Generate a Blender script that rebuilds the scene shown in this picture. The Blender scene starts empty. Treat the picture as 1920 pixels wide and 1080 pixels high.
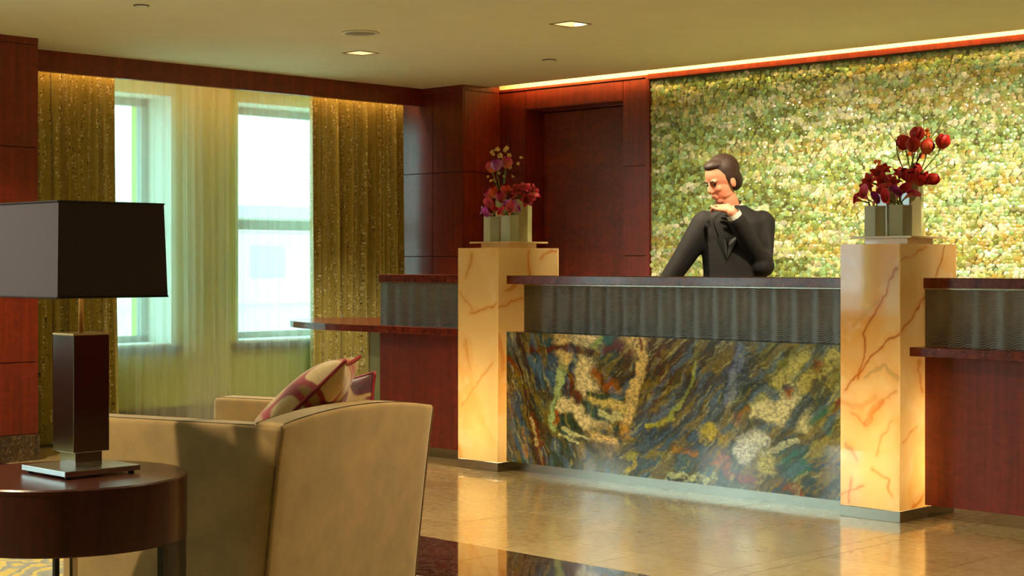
import bpy, bmesh, math, random
import numpy as np
from mathutils import Vector, Matrix

random.seed(7)
rng = np.random.default_rng(11)
scene = bpy.context.scene
COL = scene.collection
PI = math.pi

# ------------------------------------------------------------------ camera
FPX = 3051.0            # focal length in pixels of the 1920x1080 frame
EYE = 1.13
YAW = math.atan2(3051.0, 3090.0)        # the room stands about 45 degrees to the lens
XR, XF = math.cos(YAW), -math.sin(YAW)  # world X axis in (right, forward)
YR, YF = math.sin(YAW), math.cos(YAW)   # world Y axis in (right, forward)
cam_d = bpy.data.cameras.new('camera')
cam_d.sensor_width = 36.0
cam_d.lens = FPX / 1920.0 * 36.0
cam_d.shift_y = (496.0 - 540.0) / 1920.0
cam_d.clip_end = 300
cam = bpy.data.objects.new('camera', cam_d)
COL.objects.link(cam)
cam.location = (0, 0, EYE)
fwd = Vector((XF, YF, 0)).normalized()
cam.rotation_euler = fwd.to_track_quat('-Z', 'Y').to_euler()
scene.camera = cam

def rf(R, F, z=0.0):
    return Vector((R * XR + F * XF, R * YR + F * YF, z))
def at(px, py, d):
    """world point seen at a photo pixel, d metres ahead"""
    return rf((px - 960.0) / FPX * d, d, EYE - (py - 496.0) / FPX * d)
def depth(x, y):
    return XF * x + YF * y
def atY(px, Y, py=496.0):
    t = (px - 960.0) / FPX
    d = Y / (YR * t + YF)
    return XR * t * d + XF * d, EYE - (py - 496.0) / FPX * d
def atX(px, X, py=496.0):
    t = (px - 960.0) / FPX
    d = X / (XR * t + XF)
    return YR * t * d + YF * d, EYE - (py - 496.0) / FPX * d

# ------------------------------------------------------------------ world, light, exposure
world = bpy.data.worlds.new('sky')
scene.world = world
world.use_nodes = True
_bg = world.node_tree.nodes['Background']
_bg.inputs['Color'].default_value = (0.74, 0.96, 1.0, 1)
_bg.inputs['Strength'].default_value = 3.8
scene.view_settings.view_transform = 'Standard'
scene.view_settings.look = 'None'
scene.view_settings.gamma = 1.0
scene.view_settings.use_curve_mapping = False
scene.view_settings.exposure = 1.45

WARM = (1.0, 0.72, 0.38)
WARM2 = (1.0, 0.80, 0.52)
def light(name, kind, loc, energy, color, size=0.1, size_y=None, aim=None, spot=None, blend=0.6):
    d = bpy.data.lights.new(name, kind)
    d.energy = energy; d.color = color
    if kind == 'AREA':
        d.size = size
        if size_y:
            d.shape = 'RECTANGLE'; d.size_y = size_y
    else:
        d.shadow_soft_size = size
    if kind == 'SPOT':
        d.spot_size = math.radians(spot); d.spot_blend = blend
    o = bpy.data.objects.new(name, d); COL.objects.link(o)
    o.location = loc
    if aim is not None:
        o.rotation_euler = (Vector(aim) - Vector(loc)).to_track_quat('-Z', 'Y').to_euler()
    return o
def offscreen(p):
    r, d = XR * p[0] + YR * p[1], XF * p[0] + YF * p[1]
    if d < 0.1: return True
    return not (0 <= 960 + FPX * r / d <= 1920 and 0 <= 496 + FPX * (EYE - p[2]) / d <= 1080)
def portal(n, loc, aim, w, h):
    o = light('window_%d_portal%s' % (n, '_offscreen' if n > 2 else ''), 'AREA', loc, 1, (1, 1, 1), w, h, aim)
    o.data.cycles.is_portal = True
    return o

# ------------------------------------------------------------------ helpers: objects
def tag(o, label=None, cat=None, group=None, kind=None):
    if label: o['label'] = label
    if cat: o['category'] = cat
    if group: o['group'] = group
    if kind: o['kind'] = kind
    return o
def empty(name, loc=(0, 0, 0), rz=0.0, label=None, cat=None, group=None, kind=None):
    o = bpy.data.objects.new(name, None); COL.objects.link(o)
    o.location = loc; o.rotation_euler = (0, 0, rz); o.empty_display_size = 0.1
    return tag(o, label, cat, group, kind)
def mesh_obj(name, me, mat=None, parent=None, smooth=False):
    if mat is not None and len(me.materials) == 0:
        me.materials.append(mat)
    o = bpy.data.objects.new(name, me); COL.objects.link(o)
    if parent is not None: o.parent = parent
    if smooth:
        me.polygons.foreach_set('use_smooth', [True] * len(me.polygons))
    return o
def bm_obj(name, bm, mat=None, parent=None, smooth=False):
    me = bpy.data.meshes.new(name)
    bmesh.ops.recalc_face_normals(bm, faces=bm.faces[:])
    bm.to_mesh(me); bm.free()
    return mesh_obj(name, me, mat, parent, smooth)
def bm_box(bm, x0, x1, y0, y1, z0, z1, bevel=0.0, seg=1):
    r = bmesh.ops.create_cube(bm, size=1.0)
    vs = r['verts']
    for v in vs:
        v.co.x = (x0 + x1) / 2 + v.co.x * (x1 - x0)
        v.co.y = (y0 + y1) / 2 + v.co.y * (y1 - y0)
        v.co.z = (z0 + z1) / 2 + v.co.z * (z1 - z0)
    if bevel > 0:
        es = list({e for v in vs for e in v.link_edges})
        bmesh.ops.bevel(bm, geom=es, offset=bevel, segments=seg, affect='EDGES', profile=0.5)
def box(name, x0, x1, y0, y1, z0, z1, mat, parent=None, bevel=0.0, seg=1, smooth=False):
    bm = bmesh.new()
    bm_box(bm, min(x0, x1), max(x0, x1), min(y0, y1), max(y0, y1), min(z0, z1), max(z0, z1), bevel, seg)
    return bm_obj(name, bm, mat, parent, smooth)
def frame_of(d):
    d = Vector(d).normalized()
    a = Vector((0, 0, 1)) if abs(d.z) < 0.9 else Vector((1, 0, 0))
    u = d.cross(a).normalized(); v = d.cross(u).normalized()
    return u, v
def bm_tube(bm, pts, rad, n=8, caps=True):
    """a tube along a polyline; rad is one radius or one per point"""
    pts = [Vector(p) for p in pts]
    if not hasattr(rad, '__len__'): rad = [rad] * len(pts)
    rings = []; u0 = None
    for i, p in enumerate(pts):
        d = (pts[min(i + 1, len(pts) - 1)] - pts[max(i - 1, 0)])
        if u0 is None:
            u, v = frame_of(d)
        else:
            dn = d.normalized(); u = (u0 - dn * u0.dot(dn)).normalized(); v = dn.cross(u)
        u0 = u
        rings.append([bm.verts.new(p + (u * math.cos(2 * PI * k / n) + v * math.sin(2 * PI * k / n)) * rad[i]) for k in range(n)])
    for a, b in zip(rings, rings[1:]):
        for k in range(n):
            bm.faces.new((a[k], a[(k + 1) % n], b[(k + 1) % n], b[k]))
    if caps:
        bm.faces.new(rings[0][::-1]); bm.faces.new(rings[-1])
def bm_ball(bm, c, r, n=12, m=8, axes=None):
    """an ellipsoid; r a radius or three, axes three vectors"""
    if not hasattr(r, '__len__'): r = (r, r, r)
    if axes is None: axes = (Vector((1, 0, 0)), Vector((0, 1, 0)), Vector((0, 0, 1)))
    M = Matrix((axes[0] * r[0], axes[1] * r[1], axes[2] * r[2])).transposed().to_4x4()
    M.translation = Vector(c)
    bmesh.ops.create_uvsphere(bm, u_segments=n, v_segments=m, radius=1.0, matrix=M)
def bm_prism(bm, outline, z0, z1, bevel=0.0, seg=2):
    lo = [bm.verts.new((x, y, z0)) for x, y in outline]
    hi = [bm.verts.new((x, y, z1)) for x, y in outline]
    n = len(outline); fs = [bm.faces.new(lo[::-1]), bm.faces.new(hi)]
    for k in range(n):
        fs.append(bm.faces.new((lo[k], lo[(k + 1) % n], hi[(k + 1) % n], hi[k])))
    if bevel > 0:
        es = [e for f in fs[:2] for e in f.edges]
        bmesh.ops.bevel(bm, geom=es, offset=bevel, segments=seg, affect='EDGES', profile=0.5)
def lathe(name, prof, mat, parent=None, n=32, loc=(0, 0, 0)):
    bm = bmesh.new(); rings = []
    for r, z in prof:
        if r < 1e-5: rings.append([bm.verts.new((loc[0], loc[1], loc[2] + z))])
        else: rings.append([bm.verts.new((loc[0] + r * math.cos(2 * PI * k / n), loc[1] + r * math.sin(2 * PI * k / n), loc[2] + z)) for k in range(n)])
    for a, b in zip(rings, rings[1:]):
        for k in range(n):
            q = []
            for v in (a[k % len(a)], a[(k + 1) % len(a)], b[(k + 1) % len(b)], b[k % len(b)]):
                if v not in q: q.append(v)
            if len(q) > 2: bm.faces.new(q)
    return bm_obj(name, bm, mat, parent, False)
def grid_mesh(name, P, mat, parent=None, uv=None, col=None, smooth=True):
    """P: (n, m, 3) array of points -> a quad grid, with optional uv and colour per vertex"""
    n, m, _ = P.shape
    me = bpy.data.meshes.new(name)
    idx = np.arange(n * m).reshape(n, m)
    f = np.stack([idx[:-1, :-1], idx[1:, :-1], idx[1:, 1:], idx[:-1, 1:]], -1).reshape(-1, 4)
    me.vertices.add(n * m); me.vertices.foreach_set('co', P.reshape(-1).astype(np.float32))
    me.loops.add(f.size); me.loops.foreach_set('vertex_index', f.reshape(-1).astype(np.int32))
    me.polygons.add(len(f))
    me.polygons.foreach_set('loop_start', np.arange(0, f.size, 4, dtype=np.int32))
    me.update(calc_edges=True)
    if uv is not None:
        l = me.uv_layers.new(name='UVMap')
        l.data.foreach_set('uv', uv.reshape(-1, 2)[f.reshape(-1)].reshape(-1).astype(np.float32))
    if col is not None:
        a = me.color_attributes.new('Col', 'FLOAT_COLOR', 'POINT')
        c = np.concatenate([col.reshape(-1, 3), np.ones((n * m, 1))], 1)
        a.data.foreach_set('color', c.reshape(-1).astype(np.float32))
    me.validate()
    return mesh_obj(name, me, mat, parent, smooth)
def remeshed(name, bm, voxel, mat, parent=None, smooth_it=6):
    """fuse overlapping closed shapes into one continuous skin"""
    me = bpy.data.meshes.new('tmp'); bm.to_mesh(me); bm.free()
    o = bpy.data.objects.new('tmp', me); COL.objects.link(o)
    m = o.modifiers.new('r', 'REMESH'); m.mode = 'VOXEL'; m.voxel_size = voxel
    s = o.modifiers.new('s', 'SMOOTH'); s.factor = 0.5; s.iterations = smooth_it
    dg = bpy.context.evaluated_depsgraph_get(); dg.update()
    out = bpy.data.meshes.new_from_object(o.evaluated_get(dg))
    bpy.data.objects.remove(o); bpy.data.meshes.remove(me)
    out.name = name; out.materials.clear()
    return mesh_obj(name, out, mat, parent, True)
def copy_tree(o, parent=None):
    c = o.copy(); COL.objects.link(c); c.parent = parent
    for ch in o.children: copy_tree(ch, c)
    return c

# ------------------------------------------------------------------ helpers: colour and materials
def lin(r, g, b):
    f = lambda c: (c / 255 / 12.92) if c <= 10.3 else ((c / 255 + 0.055) / 1.055) ** 2.4
    return (f(r), f(g), f(b))
def L4(*c): return (*lin(*c), 1.0)
class NT:
    def __init__(self, name):
        self.m = bpy.data.materials.new(name); self.m.use_nodes = True
        self.t = self.m.node_tree; self.n = self.t.nodes; self.b = self.n['Principled BSDF']; self.out = self.n['Material Output']
    def add(self, kind, **kw):
        n = self.n.new(kind)
        for k, v in kw.items(): setattr(n, k, v)
        return n
    def link(self, a, b): self.t.links.new(a, b)
    def coords(self, scale=(1, 1, 1), out='Object', rot=(0, 0, 0)):
        tc = self.add('ShaderNodeTexCoord'); mp = self.add('ShaderNodeMapping')
        mp.inputs['Scale'].default_value = scale; mp.inputs['Rotation'].default_value = rot
        self.link(tc.outputs[out], mp.inputs['Vector']); return mp.outputs['Vector']
    def noise(self, vec, scale, detail=4, rough=0.55, dist=0.0):
        n = self.add('ShaderNodeTexNoise'); n.inputs['Scale'].default_value = scale
        n.inputs['Detail'].default_value = detail; n.inputs['Roughness'].default_value = rough; n.inputs['Distortion'].default_value = dist
        self.link(vec, n.inputs['Vector']); return n.outputs['Fac']
    def ramp(self, fac, stops, interp='LINEAR'):
        r = self.add('ShaderNodeValToRGB'); r.color_ramp.interpolation = interp
        e = r.color_ramp.elements
        while len(e) < len(stops): e.new(0.5)
        for k, (p, c) in enumerate(stops):
            e[k].position = p; e[k].color = c if len(c) == 4 else (*c, 1)
        self.link(fac, r.inputs['Fac']); return r.outputs['Color']
    def mix(self, fac, a, b, mode='MIX'):
        n = self.add('ShaderNodeMix', data_type='RGBA', blend_type=mode)
        for s, v in ((0, fac), (6, a), (7, b)):
            if hasattr(v, 'links') or hasattr(v, 'is_linked'): self.link(v, n.inputs[s])
            else: n.inputs[s].default_value = v
        return n.outputs[2]
    def math(self, op, a, b=0.0, c=0.0):
        n = self.add('ShaderNodeMath', operation=op)
        for s, v in enumerate((a, b, c)):
            if hasattr(v, 'is_linked'): self.link(v, n.inputs[s])
            else: n.inputs[s].default_value = v
        return n.outputs[0]
    def bump(self, h, strength=0.2, dist=0.01):
        n = self.add('ShaderNodeBump'); n.inputs['Strength'].default_value = strength; n.inputs['Distance'].default_value = dist
        self.link(h, n.inputs['Height']); self.link(n.outputs['Normal'], self.b.inputs['Normal'])
    def set(self, **kw):
        for k, v in kw.items():
            i = self.b.inputs[k.replace('_', ' ')]
            if hasattr(v, 'is_linked'): self.link(v, i)
            else: i.default_value = v
        return self
def plain(name, rgb, rough=0.5, metal=0.0, noise=0.0, nscale=30, bump=0.0, **kw):
    t = NT(name); v = t.coords()
    a = (*lin(*rgb), 1)
    n = t.noise(v, nscale)
    lo = tuple(x * (1 - noise) for x in a[:3]) + (1,); hi = tuple(min(1, x * (1 + noise)) for x in a[:3]) + (1,)
    t.set(Base_Color=t.ramp(n, [(0.3, lo), (0.7, hi)]), Roughness=rough, Metallic=metal)
    if bump: t.bump(n, bump, 0.004)
    for k, x in kw.items(): t.set(**{k: x})
    return t.m
def wood(name, lo, hi, rough=0.35, scale=1.0, coat=0.3, figure=0.35):
    t = NT(name)
    g = t.noise(t.coords((38 * scale, 38 * scale, 1.6)), 1.0, 6, 0.6, 0.6)
    fig = t.noise(t.coords((9, 9, 15), rot=(0.5, 0.4, 0)), 1.0, 3, 0.6, 2.2)
    big = t.noise(t.coords((2.2, 2.2, 0.9)), 1.0, 2)
    mid = tuple((a + b) / 2 for a, b in zip(lo, hi))
    c = t.ramp(g, [(0.25, L4(*lo)), (0.5, L4(*mid)), (0.78, L4(*hi))])
    c = t.mix(figure, c, t.ramp(fig, [(0.3, L4(*lo)), (0.7, L4(*hi))]))
    c = t.mix(0.35, c, t.ramp(big, [(0.3, (0.55, 0.5, 0.5, 1)), (0.7, (1, 1, 1, 1))]), 'MULTIPLY')
    t.set(Base_Color=c, Roughness=rough + 0.08, Coat_Weight=coat * .4, Coat_Roughness=0.2)
    t.bump(g, 0.04, 0.002)
    return t.m
M = {}
M['wood'] = wood('cherry_veneer', (84, 20, 9), (150, 48, 22))
M['wood_dark'] = wood('dark_mahogany_veneer', (50, 16, 12), (92, 33, 22), 0.28)
M['wood_table'] = wood('table_mahogany', (46, 17, 13), (92, 38, 27), 0.22, 1.0, 0.5, 0.2)
M['joint'] = plain('veneer_substrate', (84, 30, 16), 0.7)
M['ceiling'] = plain('ceiling_paint', (230, 230, 204), 0.85, noise=0.02, nscale=4)
M['wall_paint'] = plain('olive_wall_paint', (190, 208, 104), 0.8, noise=0.04, nscale=6)
M['wall_beige'] = plain('beige_wall_paint', (205, 190, 150), 0.8, noise=0.03, nscale=5)
M['cove'] = plain('cove_paint', (230, 230, 204), 0.85)
M['reveal'] = plain('white_reveal_paint', (225, 232, 225), 0.6)
M['frame'] = plain('grey_window_frame', (150, 165, 165), 0.4)
M['steel'] = plain('brushed_steel', (170, 166, 152), 0.24, 1.0, noise=0.05, nscale=60)
M['chrome'] = plain('polished_nickel', (214, 205, 196), 0.07, 1.0)
M['nickel_satin'] = plain('satin_nickel_plate', (205, 205, 200), 0.28, 1.0)
M['brass'] = plain('warm_brass', (240, 196, 130), 0.42, 0.7)
M['black'] = plain('black_metal', (14, 12, 12), 0.4)
M['white_plastic'] = plain('white_plastic', (225, 225, 215), 0.45)
M['grey_plastic'] = plain('grey_speaker_grille', (150, 152, 140), 0.7, noise=0.1, nscale=400)
M['grout'] = plain('grout', (88, 70, 38), 0.8, noise=0.1)

def limestone():
    t = NT('polished_limestone_tile')
    v = t.coords((1, 1, 1))
    oi = t.add('ShaderNodeObjectInfo')
    n1 = t.noise(v, 3.0, 5, 0.6, 0.4); n2 = t.noise(v, 26.0, 6, 0.7); n3 = t.noise(t.coords((4, 22, 1)), 1.0, 4, 0.6)
    c = t.ramp(n1, [(0.3, L4(186, 160, 108)), (0.7, L4(212, 190, 138))])
    c = t.mix(0.35, c, t.ramp(n2, [(0.35, L4(170, 140, 88)), (0.65, L4(222, 204, 158))]))
    c = t.mix(0.07, c, t.ramp(n3, [(0.4, L4(176, 142, 88)), (0.6, L4(220, 200, 150))]))
    c = t.mix(0.5, c, t.ramp(oi.outputs['Random'], [(0.0, (0.80, 0.74, 0.62, 1)), (0.5, (0.95, 0.93, 0.88, 1)), (1.0, (1, 1, 1, 1))]), 'MULTIPLY')
    t.set(Base_Color=c, Roughness=t.ramp(n2, [(0.3, (0.10,) * 3), (0.7, (0.20,) * 3)]), Specular_IOR_Level=0.7, Coat_Weight=0.35, Coat_Roughness=0.06)
    return t.m
M['tile'] = limestone()
def dark_marble(name, rough=0.06):
    t = NT(name); v = t.coords((1, 1, 1))
    n1 = t.noise(v, 5.0, 8, 0.65, 1.2); n2 = t.noise(v, 14.0, 6, 0.6, 2.0)
    vein = t.math('ABSOLUTE', t.math('SUBTRACT', n2, 0.5))
    c = t.ramp(n1, [(0.3, L4(28, 14, 10)), (0.55, L4(58, 36, 26)), (0.75, L4(80, 56, 40))])
    c = t.mix(t.ramp(vein, [(0.0, (0.8,) * 3), (0.02, (0,) * 3)]), c, L4(150, 128, 100))
    t.set(Base_Color=c, Roughness=rough, Specular_IOR_Level=0.8, Coat_Weight=0.6, Coat_Roughness=0.03)
    return t.m
M['dark_marble'] = dark_marble('dark_emperador_marble')
def red_granite():
    t = NT('polished_red_granite'); v = t.coords((1, 1, 1))
    n1 = t.noise(v, 22.0, 8, 0.7, 0.5); n2 = t.noise(v, 120.0, 4, 0.6)
    c = t.ramp(n1, [(0.3, L4(58, 16, 12)), (0.52, L4(112, 36, 24)), (0.72, L4(132, 58, 40))])
    c = t.mix(t.ramp(n2, [(0.62, (0,) * 3), (0.70, (0.55,) * 3)]), c, L4(190, 140, 105))
    t.set(Base_Color=c, Roughness=0.24, Coat_Weight=0.15, Coat_Roughness=0.08)
    return t.m
M['granite'] = red_granite()
def attr_mat(name, rough=0.2, fine=90, amount=0.25, coat=0.5):
    t = NT(name); a = t.add('ShaderNodeAttribute'); a.attribute_name = 'Col'
    n = t.noise(t.coords(), fine, 5, 0.7)
    c = t.mix(amount, a.outputs['Color'], t.ramp(n, [(0.3, (0.25,) * 3), (0.7, (1.6,) * 3)]), 'MULTIPLY')
    t.set(Base_Color=c, Roughness=rough, Coat_Weight=coat, Coat_Roughness=0.04)
    return t
M['stone'] = attr_mat('exotic_blue_green_granite', 0.15, 160, 0.22).m
def onyx():
    t = NT('honey_onyx'); a = t.add('ShaderNodeAttribute'); a.attribute_name = 'Col'
    n = t.noise(t.coords(), 7, 5, 0.6, 0.8)
    c = t.mix(0.25, a.outputs['Color'], t.ramp(n, [(0.3, L4(238, 212, 165)), (0.7, L4(255, 246, 228))]), 'MULTIPLY')
    d = t.add('ShaderNodeBsdfDiffuse'); tr = t.add('ShaderNodeBsdfTranslucent'); g = t.add('ShaderNodeBsdfGlossy'); g.inputs['Roughness'].default_value = 0.04
    t.link(c, d.inputs['Color'])
    ct = t.mix(1.0, c, (1.0, 0.88, 0.68, 1), 'MULTIPLY')
    t.link(ct, tr.inputs['Color'])
    m1 = t.add('ShaderNodeMixShader'); m1.inputs[0].default_value = 0.45
    t.link(d.outputs[0], m1.inputs[1]); t.link(tr.outputs[0], m1.inputs[2])
    fr = t.add('ShaderNodeFresnel'); fr.inputs['IOR'].default_value = 1.5
    m2 = t.add('ShaderNodeMixShader'); t.link(fr.outputs[0], m2.inputs[0]); t.link(m1.outputs[0], m2.inputs[1]); t.link(g.outputs[0], m2.inputs[2])
    t.link(m2.outputs[0], t.out.inputs['Surface'])
    return t.m
M['onyx'] = onyx()
M['onyx_plate'] = plain('cream_onyx_plate', (232, 208, 160), 0.15, noise=0.06, nscale=9, Coat_Weight=0.5)
def shell_mat():
    t = NT('mother_of_pearl_chips'); a = t.add('ShaderNodeAttribute'); a.attribute_name = 'Col'
    n = t.noise(t.coords(), 170, 4, 0.7)
    c = t.mix(0.6, a.outputs['Color'], t.ramp(n, [(0.34, (0.16, 0.2, 0.08, 1)), (0.6, (1.45, 1.45, 1.4, 1))]), 'MULTIPLY')
    t.set(Base_Color=c, Roughness=0.28, Specular_IOR_Level=0.9, Coat_Weight=0.3, Coat_Roughness=0.15)
    return t.m
M['shell'] = shell_mat()
M['wave'] = plain('pewter_wave_panel', (122, 116, 110), 0.36, 0.5, noise=0.08, nscale=20)

def velvet(name, rgb):
    t = NT(name); v = t.coords()
    n = t.noise(v, 9, 5, 0.6); f = t.noise(v, 420, 3, 0.7)
    lo = tuple(int(x * 0.84) for x in rgb); hi = tuple(min(255, int(x * 1.06)) for x in rgb)
    c = t.mix(0.35, t.ramp(n, [(0.3, L4(*lo)), (0.7, L4(*hi))]), t.ramp(f, [(0.3, L4(*lo)), (0.7, L4(*hi))]))
    t.set(Base_Color=c, Roughness=0.85, Sheen_Weight=0.5, Sheen_Roughness=0.4)
    t.set(Sheen_Tint=(1.0, 0.9, 0.65, 1)); t.bump(f, 0.25, 0.002)
    return t.m
M['velvet'] = velvet('gold_beige_mohair', (176, 146, 92))
def curtain_mat():
    t = NT('gold_satin_with_vine_embroidery')
    uv = t.coords((1, 1, 1), 'UV')
    sp = t.add('ShaderNodeSeparateXYZ'); t.link(uv, sp.inputs[0])
    wob = t.noise(t.coords((3.5, 1.8, 1), 'UV'), 1.0, 2, 0.5)
    wob = t.math('MULTIPLY', t.math('SUBTRACT', wob, 0.5), 0.20)
    ph = t.math('FRACT', t.math('DIVIDE', t.math('ADD', sp.outputs['X'], wob), 0.062))
    band = t.math('ABSOLUTE', t.math('SUBTRACT', ph, 0.5))          # 0 on the vine
    near = t.ramp(band, [(0.15, (1,) * 3), (0.24, (0,) * 3)])
    v1 = t.add('ShaderNodeTexVoronoi'); v1.inputs['Scale'].default_value = 1.0; v1.inputs['Randomness'].default_value = 0.7
    t.link(t.coords((50, 46, 1), 'UV'), v1.inputs['Vector'])
    leaf = t.math('MULTIPLY', t.ramp(v1.outputs['Distance'], [(0.34, (1,) * 3), (0.44, (0,) * 3)]), near)
    v2 = t.add('ShaderNodeTexVoronoi'); v2.inputs['Scale'].default_value = 1.0
    mp = t.coords((58, 52, 1), 'UV'); t.link(mp, v2.inputs['Vector'])
    near2 = t.ramp(band, [(0.22, (1,) * 3), (0.34, (0,) * 3)])
    dot = t.math('MULTIPLY', t.ramp(v2.outputs['Distance'], [(0.20, (1,) * 3), (0.28, (0,) * 3)]), near2)
    sh = t.noise(t.coords((30, 30, 1), 'UV'), 1.0, 3)
    c = t.ramp(sh, [(0.3, L4(182, 170, 90)), (0.7, L4(200, 188, 106))])
    c = t.mix(dot, c, L4(26, 20, 12)); c = t.mix(leaf, c, L4(250, 244, 206))
    t.set(Base_Color=c, Roughness=0.36, Sheen_Weight=0.3, Specular_IOR_Level=0.6)
    return t.m
M['curtain'] = curtain_mat()
def sheer_mat():
    t = NT('white_voile')
    w = t.noise(t.coords((400, 400, 1), 'UV'), 1.0, 2)
    tp = t.add('ShaderNodeBsdfTransparent'); d = t.add('ShaderNodeBsdfDiffuse'); tl = t.add('ShaderNodeBsdfTranslucent')
    for n in (d, tl): n.inputs['Color'].default_value = L4(246, 248, 236)
    m1 = t.add('ShaderNodeMixShader'); m1.inputs[0].default_value = 0.5
    t.link(d.outputs[0], m1.inputs[1]); t.link(tl.outputs[0], m1.inputs[2])
    m2 = t.add('ShaderNodeMixShader'); t.link(t.ramp(w, [(0.3, (0.36,) * 3), (0.7, (0.46,) * 3)]), m2.inputs[0])
    t.link(tp.outputs[0], m2.inputs[1]); t.link(m1.outputs[0], m2.inputs[2]); t.link(m2.outputs[0], t.out.inputs['Surface'])
    return t.m
M['sheer'] = sheer_mat()
def glass_mat(name, colour):
    t = NT(name)
    tp = t.add('ShaderNodeBsdfTransparent'); tp.inputs['Color'].default_value = colour
    g = t.add('ShaderNodeBsdfGlossy'); g.inputs['Roughness'].default_value = 0.02
    m = t.add('ShaderNodeMixShader'); m.inputs[0].default_value = 0.06
    t.link(tp.outputs[0], m.inputs[1]); t.link(g.outputs[0], m.inputs[2]); t.link(m.outputs[0], t.out.inputs['Surface'])
    return t.m
M['glass'] = glass_mat('clear_window_glass', (0.93, 0.98, 0.97, 1))
M['glass_dimmed'] = glass_mat('dimmed_window_glass', (0.56, 0.68, 0.65, 1))  # same glazing, tint added to dim the bright sky behind the curtain bay
def glow(name, rgb, strength):
    t = NT(name); t.set(Base_Color=(0, 0, 0, 1), Emission_Color=(*rgb, 1), Emission_Strength=strength); return t.m

# ------------------------------------------------------------------ numpy noise for the natural stones
def vnoise(x, y, seed=0):
    xi = np.floor(x).astype(np.int64); yi = np.floor(y).astype(np.int64)
    fx = x - xi; fy = y - yi
    fx = fx * fx * (3 - 2 * fx); fy = fy * fy * (3 - 2 * fy)
    def h(a, b):
        n = (a * 374761393 + b * 668265263 + seed * 1442695041) & 0xffffffff
        n = ((n ^ (n >> 13)) * 1274126177) & 0xffffffff
        n = (n ^ (n >> 16)) & 0xffff
        return n / 65535.0
    return (h(xi, yi) * (1 - fx) + h(xi + 1, yi) * fx) * (1 - fy) + (h(xi, yi + 1) * (1 - fx) + h(xi + 1, yi + 1) * fx) * fy
def fbm(x, y, seed=0, o=4):
    s = 0; a = 0.5; t = 0
    for k in range(o):
        s = s + a * vnoise(x * 2 ** k, y * 2 ** k, seed + k * 17); t += a; a *= 0.55
    return s / t
def sstep(a, b, x):
    t = np.clip((x - a) / (b - a), 0, 1); return t * t * (3 - 2 * t)
def seg_dist(x, y, pts):
    d = np.full(x.shape, 1e9)
    for (x0, y0), (x1, y1) in zip(pts, pts[1:]):
        dx, dy = x1 - x0, y1 - y0
        t = np.clip(((x - x0) * dx + (y - y0) * dy) / max(dx * dx + dy * dy, 1e-9), 0, 1)
        d = np.minimum(d, np.hypot(x - x0 - t * dx, y - y0 - t * dy))
    return d

# ================================================================== THE ROOM
CZ = 2.44                       # ceiling
YB = 8.55                       # face of the back wall
XPIER = -8.575                  # face of the wood-clad piers
XHEAD = -9.01                   # face of the curtain header
XW = -9.40                      # face of the window wall
XG = -9.72                      # glass
PY0, PY1 = 4.78, 8.176          # the curtain bay lies between these
X1, Y0 = 3.5, -5.0              # far sides of the lobby
SEAMS = [0.0, 0.567, 1.19, 1.807]

def struct(o): o['kind'] = 'structure'; return o

# ---- floor: grout bed with limestone tiles, a dark marble border
floor = struct(box('floor', -9.9, X1 + 0.2, Y0 - 0.2, YB + 0.3, -0.12, -0.004, M['grout']))
cols = [-9.38, -8.82, -8.36, -7.91, -7.45, -6.99, -6.54, -6.08, -5.625, -5.165, -4.70, -4.58, -4.11, -3.655, -3.56, -3.10, -2.645, -2.19, -1.73, -1.27, -0.81, -0.35]
rows = [4.56, 4.88, 5.335, 5.79, 6.245, 6.70, 7.155, 7.61, 8.065, 8.54]
for i in range(len(cols) - 1):
    for j in range(len(rows) - 1):
        dz = random.uniform(-0.0004, 0.0)
        box('tile', cols[i] + 0.0013, cols[i + 1] - 0.0013, rows[j] + 0.0013, rows[j + 1] - 0.0013, -0.02, dz, M['tile'], floor)
mc = [-9.38 + 0.61 * k for k in range(18)]
for i in range(len(mc) - 1):
    for a, b in ((3.95, 4.255), (4.255, 4.56)):
        box('marble_tile', mc[i] + 0.001, mc[i + 1] - 0.001, a + 0.001, b - 0.001, -0.02, 0.0, M['dark_marble'], floor)
bm = bmesh.new()
for i in range(28):
    for j in range(20):
        x0, y0 = -9.38 + i * 0.457, 3.95 - (j + 1) * 0.457
        bm_box(bm, x0 + 0.0015, x0 + 0.4555, y0 + 0.0015, y0 + 0.4555, -0.02, 0)
for i in range(8):
    for j in range(10):
        x0, y0 = -0.35 + i * 0.457, 3.95 + j * 0.457
        bm_box(bm, x0 + 0.0015, x0 + 0.4555, y0 + 0.0015, y0 + 0.4555, -0.02, 0)
f2 = bm_obj('tile_field', bm, M['tile'], floor); f2['kind'] = 'stuff'

# ---- ceiling, with a slot along the back wall that hides the cove light
bm = bmesh.new()
holes = [(-7.745, 6.51), (-6.0, 6.53), (-4.66, 6.53), (-3.1, 6.53), (-7.745, 3.6), (-5.3, 3.6), (-2.9, 3.6), (-6.5, 1.0), (-4.0, 1.0)]
HS = 0.075
def ceil_cells():
    xs = sorted({-9.7, X1 + 0.2} | {h[0] - HS for h in holes} | {h[0] + HS for h in holes})
    ys = sorted({Y0 - 0.2, 8.45} | {h[1] - HS for h in holes} | {h[1] + HS for h in holes})
    for a, b in zip(xs, xs[1:]):
        for c, d in zip(ys, ys[1:]):
            mx, my = (a + b) / 2, (c + d) / 2
            if not any(abs(mx - h[0]) < HS and abs(my - h[1]) < HS for h in holes):
                yield a, b, c, d
vc = {}
def cv(x, y, z):
    k = (round(x, 4), round(y, 4), z)
    if k not in vc: vc[k] = bm.verts.new((x, y, z))
    return vc[k]
for a, b, c, d in ceil_cells():
    bm.faces.new((cv(a, c, CZ), cv(b, c, CZ), cv(b, d, CZ), cv(a, d, CZ)))
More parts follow.
